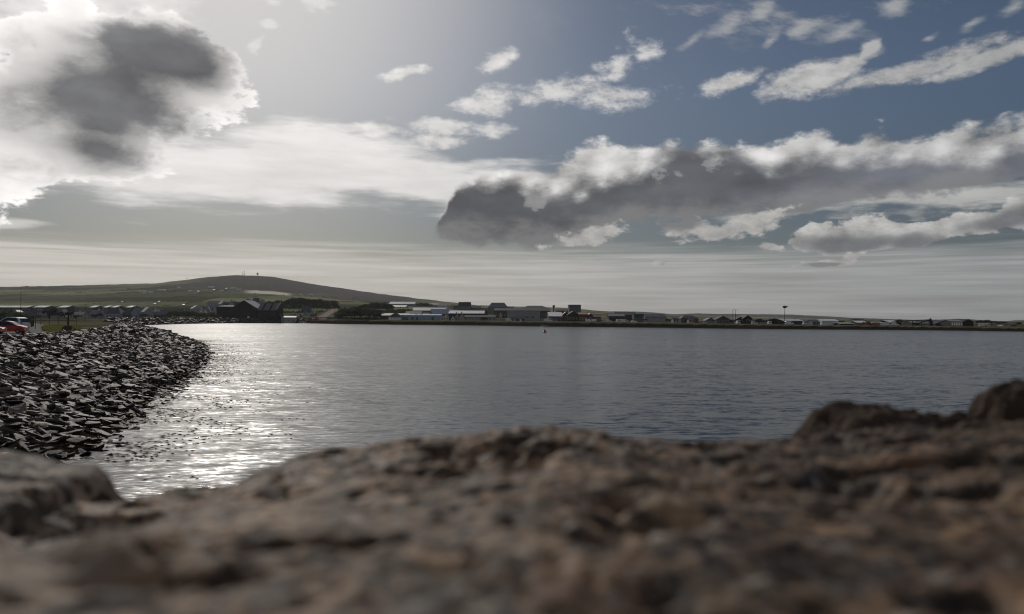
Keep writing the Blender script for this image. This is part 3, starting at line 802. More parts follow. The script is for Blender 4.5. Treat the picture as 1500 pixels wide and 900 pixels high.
    for r_ in range(wrow):
        for k in range(nwin):
            u = -W_ + w * (k + .5) / nwin; ww = min(1.1, w / nwin * .5) if not wcol else w / nwin * .66; hh = min(1.35, fh / wrow * .5) if not wcol else fh * .62
            z0 = .6 + fh / wrow * (r_ + .32) if not wcol else .6 + fh * .2
            f = MB().box(u - ww / 2 - .08, u + ww / 2 + .08, -h - .05, -h + .1, z0 - .08, z0 + hh + .08)
            fo = f.build('window' if not wcol else 'door', WALLM['white'] if wall not in ('white',) else WALLM['grey'], root)
            MB().box(u - ww / 2, u + ww / 2, -h - .07, -h + .05, z0, z0 + hh).build('pane' if not wcol else 'panel', wcol or GLASS, fo)
    if door is not None:
        u = W_ * door; dw, dh = min(3.4, w * .2), min(3.6, fh * .8)
        if name.endswith('house') or name.endswith('cottage'): dw, dh = 1.0, 2.1
        dd = MB().box(u - dw / 2, u + dw / 2, -h - .06, -h + .1, .55, .6 + dh).build('door', GLASS if wall != 'dark' else WALLM['grey'], root)
        MB().box(u - dw / 2 - .12, u + dw / 2 + .12, -h - .04, -h + .08, .55, .6 + dh + .12).build('door_frame', WALLM['white'] if wall != 'white' else WALLM['slate'], root)
    return root

# ------------------------------------------------------------------ the big dark stone store
def big_store():
    d = 716; a = at(316, 468, d).x; b = at(405, 468, d).x; g = 3.0
    gx0, gx1, gap = at(349, 447, d).x, at(375.5, 447, d).x, at(357.5, 440, d).x
    root = empty('stone_store', (gap, d + 12, g)); tag(root, 'big black stone store with twin pitched roofs at the water edge', 'building')
    ox = lambda px_: at(px_, 455, d).x - gap
    zz_ = lambda py_: zt(357, py_, d) - g
    wl, wr = ox(343), ox(375.5)
    MB().prism([(wl, 0), (wr, 0), (wr, zz_(451.5)), (0, zz_(440.5)), (wl, zz_(449))], -12, 16).build('gable_wall', WALLM['black'], root)
    r = MB()
    for e, ze in ((wr, zz_(451.5)), (wl, zz_(449))):
        s0 = (zz_(440.5) - ze) / abs(e); q = e * 1.04
        r.prism([(0, zz_(440.5) + .03), (0, zz_(440.5) + .33), (q, ze + .33 - abs(q - e) * s0), (q, ze + .03 - abs(q - e) * s0)], -12.3, 16.2)
    r.build('roof', ROOFM['grey'], root)
    # right wing: ridge along the quay
    x0, x1 = wr + .05, ox(404)
    MB().prismx([(-10, 0), (12, 0), (12, zz_(454.5)), (1, zz_(446) + 1), (-10, zz_(454.5))], x0, x1).build('wing_wall', WALLM['black'], root)
    r = MB(); s0 = (zz_(446) + 1 - zz_(454.5)) / 11
    r.prismx([(1, zz_(446) + 1.03), (1, zz_(446) + 1.3), (-10.5, zz_(454.5) + .3 - .5 * s0), (-10.5, zz_(454.5) + .03 - .5 * s0)], x0 + .03, x1 - .1)
    r.prismx([(1, zz_(446) + 1.03), (1, zz_(446) + 1.3), (12.5, zz_(454.5) + .3 - .5 * s0), (12.5, zz_(454.5) + .03 - .5 * s0)], x0 + .03, x1 - .1)
    wr_ = r.build('wing_roof', mat('wet_slate', (.10,.10,.10), .42, .5, var=.3, scale=1.5), root)
    for q in (ox(383), ox(394)):      # raised stone skews across the slates
        MB().prismx([(1, zz_(446) + 1.2), (1, zz_(446) + 2.0), (-10.6, zz_(454.5) + .9), (-10.6, zz_(454.5) + .1)], q - .5, q + .5).build('skew', WALLM['black'], wr_)
    MB().prismx([(1.2, zz_(444)), (1.2, zz_(444) + 1.0), (-10.8, zz_(454.5) + 1.5), (-10.8, zz_(454.5) + .2)], x1 - .09, x1 + .7).build('skew', WALLM['grey'], root)
    # left annex with lean-to roof
    x2, x3 = ox(316.5), wl - .05
    MB().prismx([(-11, 0), (10, 0), (10, zz_(448)), (-11, zz_(449.5))], x2, x3).build('annex_wall', WALLM['black'], root)
    MB().prismx([(-11.4, zz_(449.5) + .03), (10.3, zz_(448) + .03), (10.3, zz_(448) + .25), (-11.4, zz_(449.5) + .25)], x2 - .3, x3).build('annex_roof', ROOFM['dark'], root)
    MB().box(ox(364) - .9, ox(364) + .9, -12.12, -11.9, .3, 3.1).build('door', WALLM['white'], root)
    for k, q in enumerate((347.5, 352.5, 362, 368)):
        for r_ in (459.5, 454):
            if r_ == 454 and q in (347.5, 368): continue
            MB().box(ox(q) - .5, ox(q) + .5, -12.06, -11.9, zz_(r_) - .8, zz_(r_) + .8).build('window', GLASS, root)
    for q in (380, 386, 392, 398):
        MB().box(ox(q) - .5, ox(q) + .5, -10.06, -9.9, zz_(461) - .7, zz_(461) + .9).build('window', GLASS, root)
    for q in (322, 329, 336):
        MB().box(ox(q) - .5, ox(q) + .5, -11.06, -10.9, zz_(458) - .7, zz_(458) + .9).build('window', GLASS, root)
big_store()

B = bld
# --- far left: houses across the bay and white roofs at the foot of the hill
for (x0, x1, lab) in ((-12, 8, 'long low shed with shining white roof, cut by the left edge of the photo'), (9.5, 29, 'longest low shed with a bright white roof, behind the tall left lamp post'),
                      (31, 40, 'short bright-roofed shed just right of the tall left lamp post'), (48, 66, 'low shed with bright white roof above the small gabled bluish house'),
                      (84, 97, 'low shed with pale yellowish-white roof just left above the leaning sign post'), (130.5, 138.5, 'small bright-roofed house right of the grass mound, first of the small ones'),
                      (151, 157, 'tiny bright-roofed house just left above the wide hipped lilac house'), (162.5, 169.5, 'tiny bright-roofed house directly above the wide hipped lilac house'),
                      (184, 192, 'small house with rounded bright roof between the hipped house and the white-roofed villa')):
    B('low_shed' if x1 - x0 > 11 else 'small_house', lab, x0, x1, 450.6, 448.2, 1010, 'para', 'dark', 'white', depth=12, cat='shed' if x1 - x0 > 11 else 'house', nwin=3)
B('gabled_house', 'small bluish-white gable end house in front of the sheds at far left', 54.5, 64.5, 462.5, 455.5, 640, 'gable', 'lilac', 'slate', nwin=2, chim=1)
B('terrace_house', 'grey terrace house left of the bluish gable house', 38, 53.5, 460, 455.5, 665, 'para', 'grey', 'slate', nwin=4, chim=2)
B('terrace_house', 'grey harled house right of the bluish gable house, with two chimneys', 65.5, 76, 460.5, 456, 668, 'para', 'harl', 'slate', nwin=3, chim=2)
B('narrow_house', 'narrow tall gable house with pointed roof left of the dark bush', 78, 84, 458.5, 451.5, 690, 'gable', 'lilac', 'slate', nwin=1, chim=1)
B('bungalow', 'long low cream bungalow with dark windows behind the leaning sign post', 99, 121, 461.5, 458, 640, 'para', 'harl', 'slate', nwin=6, depth=9, cat='house', door=.1)
B('narrow_house', 'narrow pointed gable house beside the thin post right of the grass mound', 121.5, 128, 458, 451.5, 680, 'gable', 'grey', 'slate', nwin=1, chim=1)
B('cottage', 'cottage with pale rounded roof gable left of the hipped lilac house', 132, 141.5, 461, 455, 670, 'para', 'grey', 'grey', nwin=2, cat='house')
B('narrow_house', 'narrow gable house touching the left side of the hipped lilac house', 147, 153, 459, 452.5, 676, 'gable', 'lilac', 'slate', nwin=1, chim=1)
B('hipped_house', 'wide lilac-grey house with a big hipped roof, in the middle of the left shore row', 154.5, 175.5, 459.5, 450.5, 655, 'para', 'lilac', 'slate', depth=13, nwin=4, hip=.72, cat='house', chim=0)
B('terrace_house', 'low dark terrace with reddish walls between the hipped house and the gabled villa', 176.5, 190, 461.5, 457.5, 660, 'para', 'brown', 'slate', nwin=4)
B('gabled_villa', 'broad gabled grey villa joined to the white-roofed house', 190.5, 203, 460, 451, 662, 'gable', 'lilac', 'slate', nwin=2, cat='house', chim=1)
B('white_roofed_villa', 'villa with a large shining white roof slope, left part of the photo', 204, 217, 457.0, 450.5, 655, 'gable', 'grey', 'white', depth=13, nwin=2, cat='house', rot=35)
B('terrace_house', 'low dark house row between the white-roofed villa and the green shrubs', 221.5, 243, 461.5, 457, 668, 'para', 'brown', 'slate', nwin=5)
B('hillfoot_house', 'white-roofed house above the middle of the green shrubs, left of the black store', 277, 290, 452.0, 448, 900, 'gable', 'grey', 'white', depth=14, nwin=3, cat='house', rot=32)
B('steep_gable_house', 'steep white gabled house lowest of the cluster left of the black store', 297.5, 304, 459.5, 452.5, 800, 'gable', 'white', 'slate', nwin=1, cat='house')
B('steep_gable_house', 'steep white gabled house in the middle of the cluster left of the black store', 302.5, 309.5, 455.5, 447.8, 830, 'gable', 'white', 'slate', nwin=1, cat='house')
B('steep_gable_house', 'steep white gabled house nearest the black store on its left', 311, 318.5, 455.5, 448, 828, 'gable', 'lilac', 'slate', nwin=1, cat='house')
B('long_roof_house', 'house with long dark slate roof and pale edge above the white gables', 303, 323, 445.3, 441.3, 960, 'para', 'lilac', 'slate', nwin=4, cat='house')
B('bright_roof_house', 'house with bright sloping roof just above left of the black store', 319, 327, 445.5, 441, 950, 'gable', 'grey', 'metal', cat='house', nwin=1, rot=35, depth=12)
for i, (x0, x1, e, r, dd, lab) in enumerate(((326, 334, 447.5, 443.5, 880, 'pale lilac house above the annex of the black store, leftmost of three'), (334.5, 342, 446.5, 441, 880, 'pale lilac house above the annex of the black store, middle and tallest of three'),
                                   (342.5, 350, 447.5, 443, 885, 'pale lilac house above the annex of the black store, next to its gable'), (359, 367, 441, 437.5, 980, 'grey house peeping over the ridge of the black store, left one'),
                                   (370, 378.5, 442, 436.8, 980, 'grey house peeping over the ridge of the black store, with steep gable'), (379.5, 387, 443.5, 439, 985, 'grey house peeping over the right wing of the black store'))):
    B('grey_house', lab, x0, x1, e, r, dd, 'gable' if i % 2 else 'para', 'lilac', 'slate', nwin=1 + (i % 2 == 0), cat='house', chim=1)
for x0, x1, e, r, dd, k, wl, nm in ((86, 92, 457, 453.6, 760, 'gable', 'white', 'pale gabled house peeping between the narrow house and the dark bushes'),
    (108, 115, 456.5, 453.8, 800, 'para', 'harl', 'pale low house behind the left half of the cream bungalow'), (142, 147, 458.5, 455.2, 720, 'gable', 'white', 'small white gable between the rounded cottage and the narrow house'),
    (224, 230, 456.6, 453.4, 780, 'gable', 'white', 'small white gable behind the low dark row right of the villa'), (234, 241, 457, 454.4, 790, 'para', 'harl', 'pale house behind the low dark row, nearest the green shrubs'),
    (18, 26, 457.5, 454.6, 800, 'gable', 'harl', 'pale gable between the yellow-green shrubs at far left'), (292, 297, 456.5, 453, 820, 'gable', 'white', 'small white gable first of the cluster left of the black store'),
    (262, 268, 455.4, 453, 880, 'para', 'harl', 'tiny pale house over the left part of the green shrubs')):
    B('town_house', nm, x0, x1, e, r, dd, k, wl, 'slate', nwin=2, cat='house', chim=1)
# --- between the store and the road
B('quay_shed', 'long low pale grey shed on the quay immediately right of the black store', 412, 433, 465.4, 463.5, 722, 'para', 'harl', 'grey', depth=8, nwin=3, cat='shed')
B('quay_shed', 'dark lean-to shed against the right end of the black store', 405.5, 411, 464, 461, 725, 'para', 'dark', 'slate', depth=8, cat='shed')
B('white_house', 'small white house among the shrubs above the pale quay shed', 404, 410, 456.5, 453.5, 850, 'gable', 'white', 'slate', cat='house', nwin=1)
B('white_house', 'small white square house left of the dark gabled row', 431, 435.5, 456, 453.8, 860, 'flat', 'white', 'grey', cat='house', nwin=1)
for i, (x0, x1, e, r, dd, k, wl, rf, lab) in enumerate((
    (427, 437, 465.5, 460, 740, 'gable', 'grey', 'slate', 'grey gabled house at the right end of the pale quay shed'),
    (437.5, 443, 467, 462, 735, 'gable', 'red', 'slate', 'small reddish gabled house beside the quay wall'),
    (443, 452, 464, 458, 770, 'gable', 'grey', 'slate', 'grey house with pale gable edge right of the reddish one'),
    (441, 454, 456, 449, 830, 'para', 'slate', 'slate', 'dark slate house with one long pale roof edge below the wood'),
    (452.5, 459, 461, 455, 800, 'gable', 'lilac', 'slate', 'lilac gabled house left of the rising road, upper one'),
    (453, 462, 466, 461, 745, 'para', 'lilac', 'slate', 'lilac house beside the foot of the rising road'),
    (459.5, 467, 463, 458.5, 790, 'gable', 'slate', 'slate', 'dark gabled house close against the rising road'))):
    B('town_house', lab, x0, x1, e, r, dd, k, wl, rf, nwin=2, cat='house', chim=1)
B('white_bungalow', 'white bungalow at the top of the rising road', 490, 496.5, 446.8, 444, 1150, 'para', 'white', 'grey', nwin=2, cat='house')
# --- industrial estate, left half
B('long_warehouse', 'upper long warehouse with a thin bright roof on the hillside behind the trees', 570, 607.5, 445.6, 442.6, 1350, 'para', 'slate', 'metal', depth=18, nwin=0, cat='warehouse')
B('warehouse', 'shorter bright-roofed warehouse just under the upper long one', 573, 594, 450.2, 447.4, 1120, 'para', 'lilac', 'white', depth=16, cat='warehouse', door=.3)
B('warehouse', 'low greenish-roofed warehouse on the hillside right of the upper long one', 630, 642, 446.6, 445, 1300, 'para', 'grey', 'green', depth=14, cat='warehouse')
B('warehouse', 'low cream-walled building on the hillside under the skyline', 641.5, 654, 448, 446, 1290, 'para', 'cream', 'grey', depth=12, nwin=4, cat='warehouse')
B('warehouse', 'large warehouse with a wide bright roof above the blue building', 603.5, 652, 455.3, 451.2, 900, 'para', 'slate', 'metal', depth=26, cat='warehouse', nwin=0)
B('warehouse', 'grey box warehouse with pale top edge directly behind the blue building', 594, 617, 460.5, 456.4, 760, 'para', 'lilac', 'grey', depth=14, cat='warehouse')
B('angled_warehouse', 'bluish warehouse set at an angle with a long slanting bright roof', 630, 662, 459.8, 453.2, 800, 'para', 'bluedark', 'blue', depth=18, rot=14, cat='warehouse')
B('low_shed', 'low shed with flat bright roof behind the left end of the blue building', 557, 597, 462.6, 459.6, 700, 'para', 'brown', 'metal', depth=12, cat='shed', nwin=0)
# blue building with the dark-roofed white office at its left end
b_ = B('blue_warehouse', 'long pale blue-grey warehouse on the waterfront with three dark doors', 582, 646, 462.2, 460.6, 628, 'para', 'blue', 'metal', depth=16, cat='warehouse')
bw = at(646, 460, 654).x - at(582, 460, 654).x; bf = min(v.co.y for v in b_.children[0].data.vertices)
for q in (594.5, 604.5, 611, 634):
    u = (q - 614) / 64 * bw; hw = 1.7 if q < 600 else .75
    fo = MB().box(u - hw - .15, u + hw + .15, bf - .05, bf + .1, .5, 3.5).build('door_frame', WALLM['bluedark'], b_)
    MB().box(u - hw, u + hw, bf - .08, bf + .05, .5, 3.3).build('door', GLASS, fo)
for q in (609, 616): MB().box((q - 614) / 64 * bw - 1, (q - 614) / 64 * bw + 1, -3, -1.4, 4.9, 5.9).build('roof_vent', WALLM['white'], b_)
o_ = B('waterfront_office', 'white office with dark pyramid roof at the left end of the blue warehouse', 568.5, 588, 464.4, 459.2, 618, 'para', 'harl', 'dark', depth=11, hip=.8, cat='office')
for q in range(4): MB().box(-4.6 + q * 2.5, -2.6 + q * 2.5, -5.58, -5.4, .6, 2.9).build('door', PALEW, o_)
B('cream_cottage', 'cream cottage with steep gable and two chimneys at the right end of the blue warehouse', 650, 656.5, 464.5, 459.5, 615, 'gable', 'cream', 'slate', chim=2, nwin=2, cat='house')
B('white_cottage', 'small white cottage wedged between the blue warehouse and the cream cottage', 645.5, 650, 466, 463.5, 618, 'para', 'white', 'slate', nwin=1, cat='house')
B('small_cottage', 'tiny white gabled cottage right of the cream one', 661, 665.5, 467, 463.8, 612, 'gable', 'white', 'slate', nwin=1, cat='house')
B('small_cottage', 'grey gabled cottage left of the pink gable house', 665.8, 671.5, 465, 460.5, 612, 'gable', 'grey', 'slate', nwin=1, cat='house', chim=1)
B('pink_house', 'pink house with tall gable facing the water', 672.8, 679.8, 464.8, 460, 606, 'gable', 'pink', 'slate', nwin=1, cat='house', chim=1)
B('low_workshop', 'long low grey workshop with pale window panels right of the pink house', 680.5, 726, 465, 462.3, 610, 'para', 'grey', 'dark', depth=11, nwin=9, cat='workshop')
B('corrugated_warehouse', 'warehouse with long bright corrugated roof above the low grey workshop', 657, 709, 459.6, 455.6, 680, 'para', 'black', 'white', depth=20, cat='warehouse')
B('terrace_house', 'pinkish house on the slope with a dark roof, below the skyline', 659, 665.5, 450.5, 446.5, 850, 'gable', 'pink', 'slate', nwin=1)
B('terrace_house', 'white-fronted house on the slope left of the dark block', 664.5, 671, 452.5, 448, 840, 'para', 'harl', 'slate', nwin=2)
B('dark_block', 'dark grey block of flats breaking the skyline at the end of the hill', 671.5, 689, 448.3, 443, 870, 'para', 'slate', 'dark', depth=14, nwin=5, wrow=2, cat='building')
B('dark_shed', 'dark shed with low roof right of the block of flats', 690, 704, 452, 448.5, 880, 'para', 'slate', 'dark', depth=14, cat='shed', door=0)
B('dark_shed', 'dark brown shed with two white vans in front, left of the trapezoid hall', 703, 715, 455.5, 451.5, 800, 'para', 'brown', 'brown', depth=12, cat='shed')
# --- industrial estate, middle
B('trapezoid_hall', 'tall grey-green hall with a trapezoid roof standing above its neighbours', 715, 743.5, 450.2, 443.8, 900, 'para', 'slate', 'slate', depth=22, hip=.34, cat='hall')
B('low_hall', 'pinkish low hall joined to the right side of the trapezoid hall', 742, 753, 451.5, 450, 905, 'flat', 'pink', 'grey', depth=16, cat='hall')
B('brick_works', 'long dark brown two-storey works with a row of small windows', 724, 806, 455.5, 452.2, 760, 'para', 'brown', 'dark', depth=20, nwin=18, cat='works')
B('arched_shed', 'low dark shed with shallow curved roof on the skyline right of centre', 763, 805, 452.2, 448.2, 1000, 'para', 'slate', 'slate', depth=24, cat='shed', hip=.5)
w_ = B('white_works', 'long grey-white works wall with two dark window strips above the water', 743, 791, 458.4, 457.2, 640, 'flat', 'grey', 'metal', depth=14, cat='works')
ww = at(791, 458, 666).x - at(743, 458, 666).x
for q in (756, 772, 780):
    MB().box((q - 767) / 48 * ww - 1.3, (q - 767) / 48 * ww + 1.3, -7.07, -6.9, 3.4, 4.2).build('window', GLASS, w_)
B('small_kiosk', 'narrow white two-storey kiosk in front of the brown works', 731.5, 735, 461.5, 457.5, 660, 'gable', 'harl', 'slate', nwin=1, cat='kiosk')
B('dark_garage', 'small dark garage in front of the white works wall', 748, 768, 467.3, 464, 600, 'para', 'dark', 'dark', depth=8, cat='garage', door=-.4)
B('red_barn', 'dark red gable barn end with a bright roof running to its left, right of centre', 824.5, 834, 461, 457.3, 570, 'gable', 'red', 'slate', depth=9, cat='barn', nwin=0, door=0)
B('bright_roof_shed', 'shed with a wide bright white roof and brown doors beside the dark red barn', 804, 824, 463.8, 457.9, 575, 'para', 'brown', 'white', depth=14, cat='shed', door=.55)
t_ = B('tower_block', 'tall dark grey square building rising highest above the roofs right of centre', 833.8, 851, 448.8, 447.2, 640, 'flat', 'slate', 'slate', depth=15, cat='building')
MB().box(-4.6, -2.0, -7.56, -7.4, 4.5, 9.0).box(.8, 4.2, -7.55, -7.4, 2.5, 7.8).build('cladding_panel', WALLM['grey'], t_)
B('dark_workshop', 'dark gabled workshop at the foot of the tall square building', 831.5, 848, 461.5, 456.5, 560, 'gable', 'dark', 'dark', depth=14, nwin=3, cat='workshop')
B('grey_shed', 'grey shed with dark pointed roof left behind the tall square building', 815, 833, 456, 453.5, 780, 'para', 'slate', 'dark', depth=14, cat='shed')
B('orange_roof_shed', 'red shed with a pale orange roof right of the tall square building', 848, 861, 461, 458.6, 555, 'para', 'red', 'orange', depth=11, cat='shed', nwin=3)
B('red_shed', 'dark red shed with gabled end right of the orange roof', 860.5, 869, 463.5, 459.5, 556, 'gable', 'red', 'red', depth=12, cat='shed', door=0)
B('red_shed', 'long low dark red shed beside the parked white vans', 869.5, 880.5, 465, 462.4, 554, 'para', 'red', 'red', depth=10, cat='shed', nwin=4)
B('lilac_warehouse', 'long grey-lilac roofed warehouse right of the red sheds', 892, 915.5, 463.6, 460.6, 640, 'para', 'dark', 'grey', depth=16, cat='warehouse')
B('dark_warehouse', 'dark warehouse with long sloping roof under the distant ridge', 904, 932, 461.5, 457.2, 720, 'para', 'dark', 'dark', depth=22, cat='warehouse')
B('dark_warehouse', 'dark greenish building with a white corner beside it, left of the lilac shed', 929, 943, 465, 460.6, 600, 'flat', 'teal', 'dark', depth=12, cat='warehouse', nwin=3)
B('lilac_shed', 'wide plain lilac-grey shed left of the distant beige cottages', 945, 976, 465, 460.8, 640, 'para', 'lilac', 'slate', depth=18, cat='shed')
# --- right of centre
B('beige_cottage', 'beige cottage with pale gable, leftmost of the far cottages', 986, 994.5, 468.5, 466, 540, 'para', 'harl', 'brown', nwin=2, cat='house')
B('dark_roof_house', 'house with broad dark roof and one white gable corner, behind the beige cottage', 998, 1023, 466.8, 462.6, 560, 'para', 'dark', 'dark', depth=13, hip=.5, nwin=4, cat='house')
B('beige_cottage', 'small beige cottage in front of the broad dark roof', 1009, 1017, 469.8, 467.6, 535, 'para', 'harl', 'brown', nwin=2, cat='house')
B('grey_gable_house', 'grey house with shallow gable roof between the cottages and the dark gables', 1034, 1048, 470, 466, 530, 'gable', 'slate', 'slate', nwin=2, cat='house')
B('brown_gable_house', 'brown-walled house with wide dark gable, left of the twin lamp posts', 1049.5, 1069, 468.5, 463.4, 520, 'gable', 'brown', 'dark', depth=14, nwin=3, cat='house')
B('brown_gable_house', 'small lighter front house below the wide dark gable', 1036, 1047, 473.5, 471, 500, 'para', 'pink', 'slate', nwin=2, cat='house')
B('dark_gable_barn', 'dark barn with two joined gables just right of the twin lamp posts', 1078, 1092, 468.5, 464.6, 520, 'gable', 'dark', 'dark', depth=16, cat='barn')
B('dark_gable_barn', 'taller dark barn with rounded gable, right half of the pair', 1088.5, 1102, 467, 462.6, 515, 'gable', 'black', 'dark', depth=16, cat='barn', door=0)
B('long_cottage', 'long low brown cottage between the dark barns and the flat dark gable', 1098, 1112, 471.5, 469, 510, 'para', 'brown', 'slate', nwin=4, cat='house')
B('flat_gable_shed', 'dark shed with very shallow wide gable left of the tall lamp mast', 1123, 1147, 470.5, 467, 500, 'gable', 'dark', 'dark', depth=18, cat='shed')
B('quonset_shed', 'long dark shed with thin bright roof edge at the foot of the tall lamp mast', 1146, 1176, 470.6, 468, 500, 'para', 'dark', 'metal', depth=14, cat='shed')
B('quonset_shed', 'long dark shed with dull grey roof edge right of the bright-edged one', 1176.5, 1202, 470.4, 467.8, 505, 'para', 'dark', 'grey', depth=14, cat='shed')
B('grey_box_shed', 'square slate-grey shed with a pale lower door, left of the white boxy shed', 1190.5, 1201, 472.5, 469.4, 480, 'para', 'slate', 'slate', depth=10, cat='shed', door=.3)
B('white_box_shed', 'long plain white shed, brightest building right of the lamp mast', 1204, 1228, 470.5, 468.4, 490, 'para', 'white', 'white', depth=12, cat='shed')
B('low_grey_store', 'very low store with thin pale roof right of the long white shed', 1231, 1250, 474.5, 473.4, 480, 'para', 'dark', 'metal', depth=9, cat='store')
B('bright_roof_barn', 'barn with narrow bright roof above the rust-brown scrap heap', 1256, 1271, 473, 470.6, 490, 'para', 'dark', 'white', depth=12, cat='barn')
B('grey_roof_barn', 'wide barn with pale grey roof right of the scrap heap', 1281, 1304, 474.2, 471, 500, 'para', 'dark', 'grey', depth=16, cat='barn', rot=-8)
B('bright_roof_barn', 'barn with thin bright white roof, rightmost bright roof before the quarry conveyor', 1301.5, 1320, 472.2, 470, 560, 'para', 'dark', 'white', depth=14, cat='barn')
B('pale_roof_shed', 'shed with pale greenish roof left of the conveyor', 1336, 1346, 473, 471, 500, 'para', 'dark', 'green', depth=10, cat='shed')
B('pale_roof_shed', 'shed with pale greenish roof under the conveyor beam', 1350, 1361, 474.2, 472, 495, 'para', 'dark', 'green', depth=10, cat='shed')
B('dark_depot', 'wide dark depot with shallow gable between the conveyor and the bright-doored building', 1371, 1393, 474.5, 470, 470, 'gable', 'dark', 'slate', depth=18, cat='depot')
B('bright_doored_depot', 'building with five bright cream doors in a row near the right edge', 1393.5, 1410, 471.4, 469.2, 440, 'para', 'dark', 'green', depth=11, cat='depot', nwin=5, wcol=PALEW)
B('dark_depot', 'dark brown depot with plain gable right of the five bright doors', 1410.5, 1426, 471.8, 468.2, 442, 'gable', 'black', 'dark', depth=16, cat='depot')
B('far_croft', 'tiny pale croft near the right edge, right of the white vans', 1469, 1473.5, 476.6, 475.4, 470, 'para', 'white', 'slate', cat='house')
B('far_croft', 'low dark croft with grey roof at the right edge of the photo', 1481, 1489, 476.8, 474.6, 470, 'para', 'slate', 'slate', cat='house')

# --- tiny crofts on the hillside
def hit(px_, py_):
    best = None
    for d in np.arange(850, 4300, 25.0):
        p = at(px_, py_, d)
        if p.z < gz(p.x, p.y): return d
    return 4000.0
CR = [(97,431.8,5,'white'),(107,430,2.5,'white'),(115,429,4,'grey'),(128,428.5,4,'white'),(187,423.5,4,'grey'),(205,428,3,'white'),(211,429,5,'white'),(220,428.8,6,'white'),(236,426,12,'white'),
      (262,422.2,4,'grey'),(278,427,4,'white'),(241,426.5,3,'grey'),(308,421.3,7,'white'),(313,426,3,'grey'),(325,427.5,3,'white'),(341,423,7,'white'),(349,424.8,6,'white'),(372,431,3,'white'),
      (65,435,4,'grey'),(178,443,3,'grey'),(226,446,3,'grey'),(268,447.5,3,'grey'),(232,443,2.5,'grey'),(440,433,3,'white'),(455,432.5,3,'white'),(413,433.5,5,'cream'),(290,428,3,'grey'),(331,424,3,'grey')]
NEARTO = ['far left on the dark slope','just left of the group of four on the left slope','in the middle of the small group on the left slope','rightmost of the small group on the left slope','alone near the skyline pasture',
 'first of the three below the long white byre','second of the three below the long white byre','third of the three below the long white byre','long white byre, the widest white dot on the upper pasture',
 'right of the long white byre, higher up','at the right end of the pasture under the moor','close beside the long white byre','largest white farmhouse under the moor edge','just below the farmhouse under the moor edge',
 'on the dark field left above the black store','left of the pair above the black store','right of the pair above the black store','at the tip of the pale field','at far left below the small group',
 'on the dark lower slope above the hipped house','on the lower slope above the white-roofed villa','just above the green shrubs','on the lower slope, upper one above the villa','at the upper edge of the dark wood',
 'right of the one at the upper edge of the dark wood','at the right end of the pale field','on the dark field right of the pasture','between the farmhouse and the pair above the store']
for (px_, py_, w_, c_), nt_ in zip(CR, NEARTO):
    d = hit(px_, py_ + .4); w2 = w_ * .5
    B('croft' if w_ < 10 else 'long_byre', ('tiny %s croft, %s' % ('pale' if c_ != 'grey' else 'grey', nt_)) if w_ < 10 else nt_, px_ - w2, px_ + w2, py_ - .7, py_ - 1.7, d, 'para', c_, 'pale' if c_ != 'grey' else 'slate', depth=12, cat='house', nwin=0)
# ------------------------------------------------------------------ trees and shrubs
LEAF = mat('foliage', (.125, .130, .055), .8, .15, var=.5, scale=.35, isl=.5)
LEAFD = mat('dark_foliage', (.060, .067, .032), .8, .1, var=.5, scale=.35, isl=.5)
BARK = mat('bark', (.06, .048, .038), .9)
def tree_meshes(seed, wide, leaf):
    r = random.Random(seed); V, Fc = [], []
    lobes = [(r.uniform(-.55, .55) * wide, r.uniform(-.5, .5) * wide, r.uniform(.45, .86), r.uniform(.20, .38)) for _ in range(9)]
    for lx, ly, lz, lr in lobes:
        for _ in range(150):
            a = r.uniform(0, 6.283); c = r.uniform(-1, 1); q = lr * r.uniform(.55, 1.08); s = math.sqrt(1 - c * c)
            p = Vector((lx + math.cos(a) * s * q * wide, ly + math.sin(a) * s * q * wide, lz + c * q * .62))
            if p.z < .10: continue
            u = Vector((r.gauss(0, 1), r.gauss(0, 1), r.gauss(0, .6))).normalized(); v = u.cross(Vector((r.gauss(0, 1), r.gauss(0, 1), r.gauss(0, 1)))).normalized()
            k = r.uniform(.022, .055); b = len(V)
            V += [p + u * k, p + v * k * .8, p - u * k, p - v * k * .8]; Fc.append((b, b + 1, b + 2, b + 3))
    me = bpy.data.meshes.new('crown'); me.from_pydata([tuple(v) for v in V], [], Fc); me.materials.append(leaf)
    t = MB(); t.tube([(0, 0, -.05), (.01, 0, .2), (.02, .01, .45), (.0, .02, .7)], [.035, .028, .020, .006], 6)
    for _ in range(4):
        a = r.uniform(0, 6.28); t.tube([(0, 0, r.uniform(.15, .35)), (math.cos(a) * .18 * wide, math.sin(a) * .18 * wide, .5), (math.cos(a) * .32 * wide, math.sin(a) * .32 * wide, .68)], [.016, .010, .004], 5)
    tm = bpy.data.meshes.new('trunk'); tm.from_pydata([tuple(v) for v in t.v], [], t.f); tm.materials.append(BARK)
    return me, tm
TV = {('t', k): tree_meshes(100 + k, .75, LEAFD) for k in range(4)}
TV.update({('s', k): tree_meshes(200 + k, 1.25, LEAF) for k in range(4)})
TV.update({('d', k): tree_meshes(300 + k, 1.15, LEAFD) for k in range(4)})
tr = random.Random(9)
def tree(kind, px_, ytop, d, label, group, wide=1.0, cat='tree', ybot=None):
    if px_ > 425 and d < 1500: d = max(d + 22, shore_d(px_) + 14)
    x = at(px_, 460, d).x; g = gz(x, d) - .1; h = max(1.2, zt(px_, ytop, d) - g)
    me, tm = TV[(kind, tr.randrange(4))]
    r_ = empty('tree' if cat == 'tree' else 'shrub', (x, d, g), tr.uniform(0, 6.28)); tag(r_, label, cat, group)
    r_.scale = (h * wide, h * wide, h)
    for nm, m in (('crown', me), ('trunk', tm)):
        o = bpy.data.objects.new(nm, m); C.objects.link(o); o.parent = r_
G1 = 'trees of the dark wood behind the town'
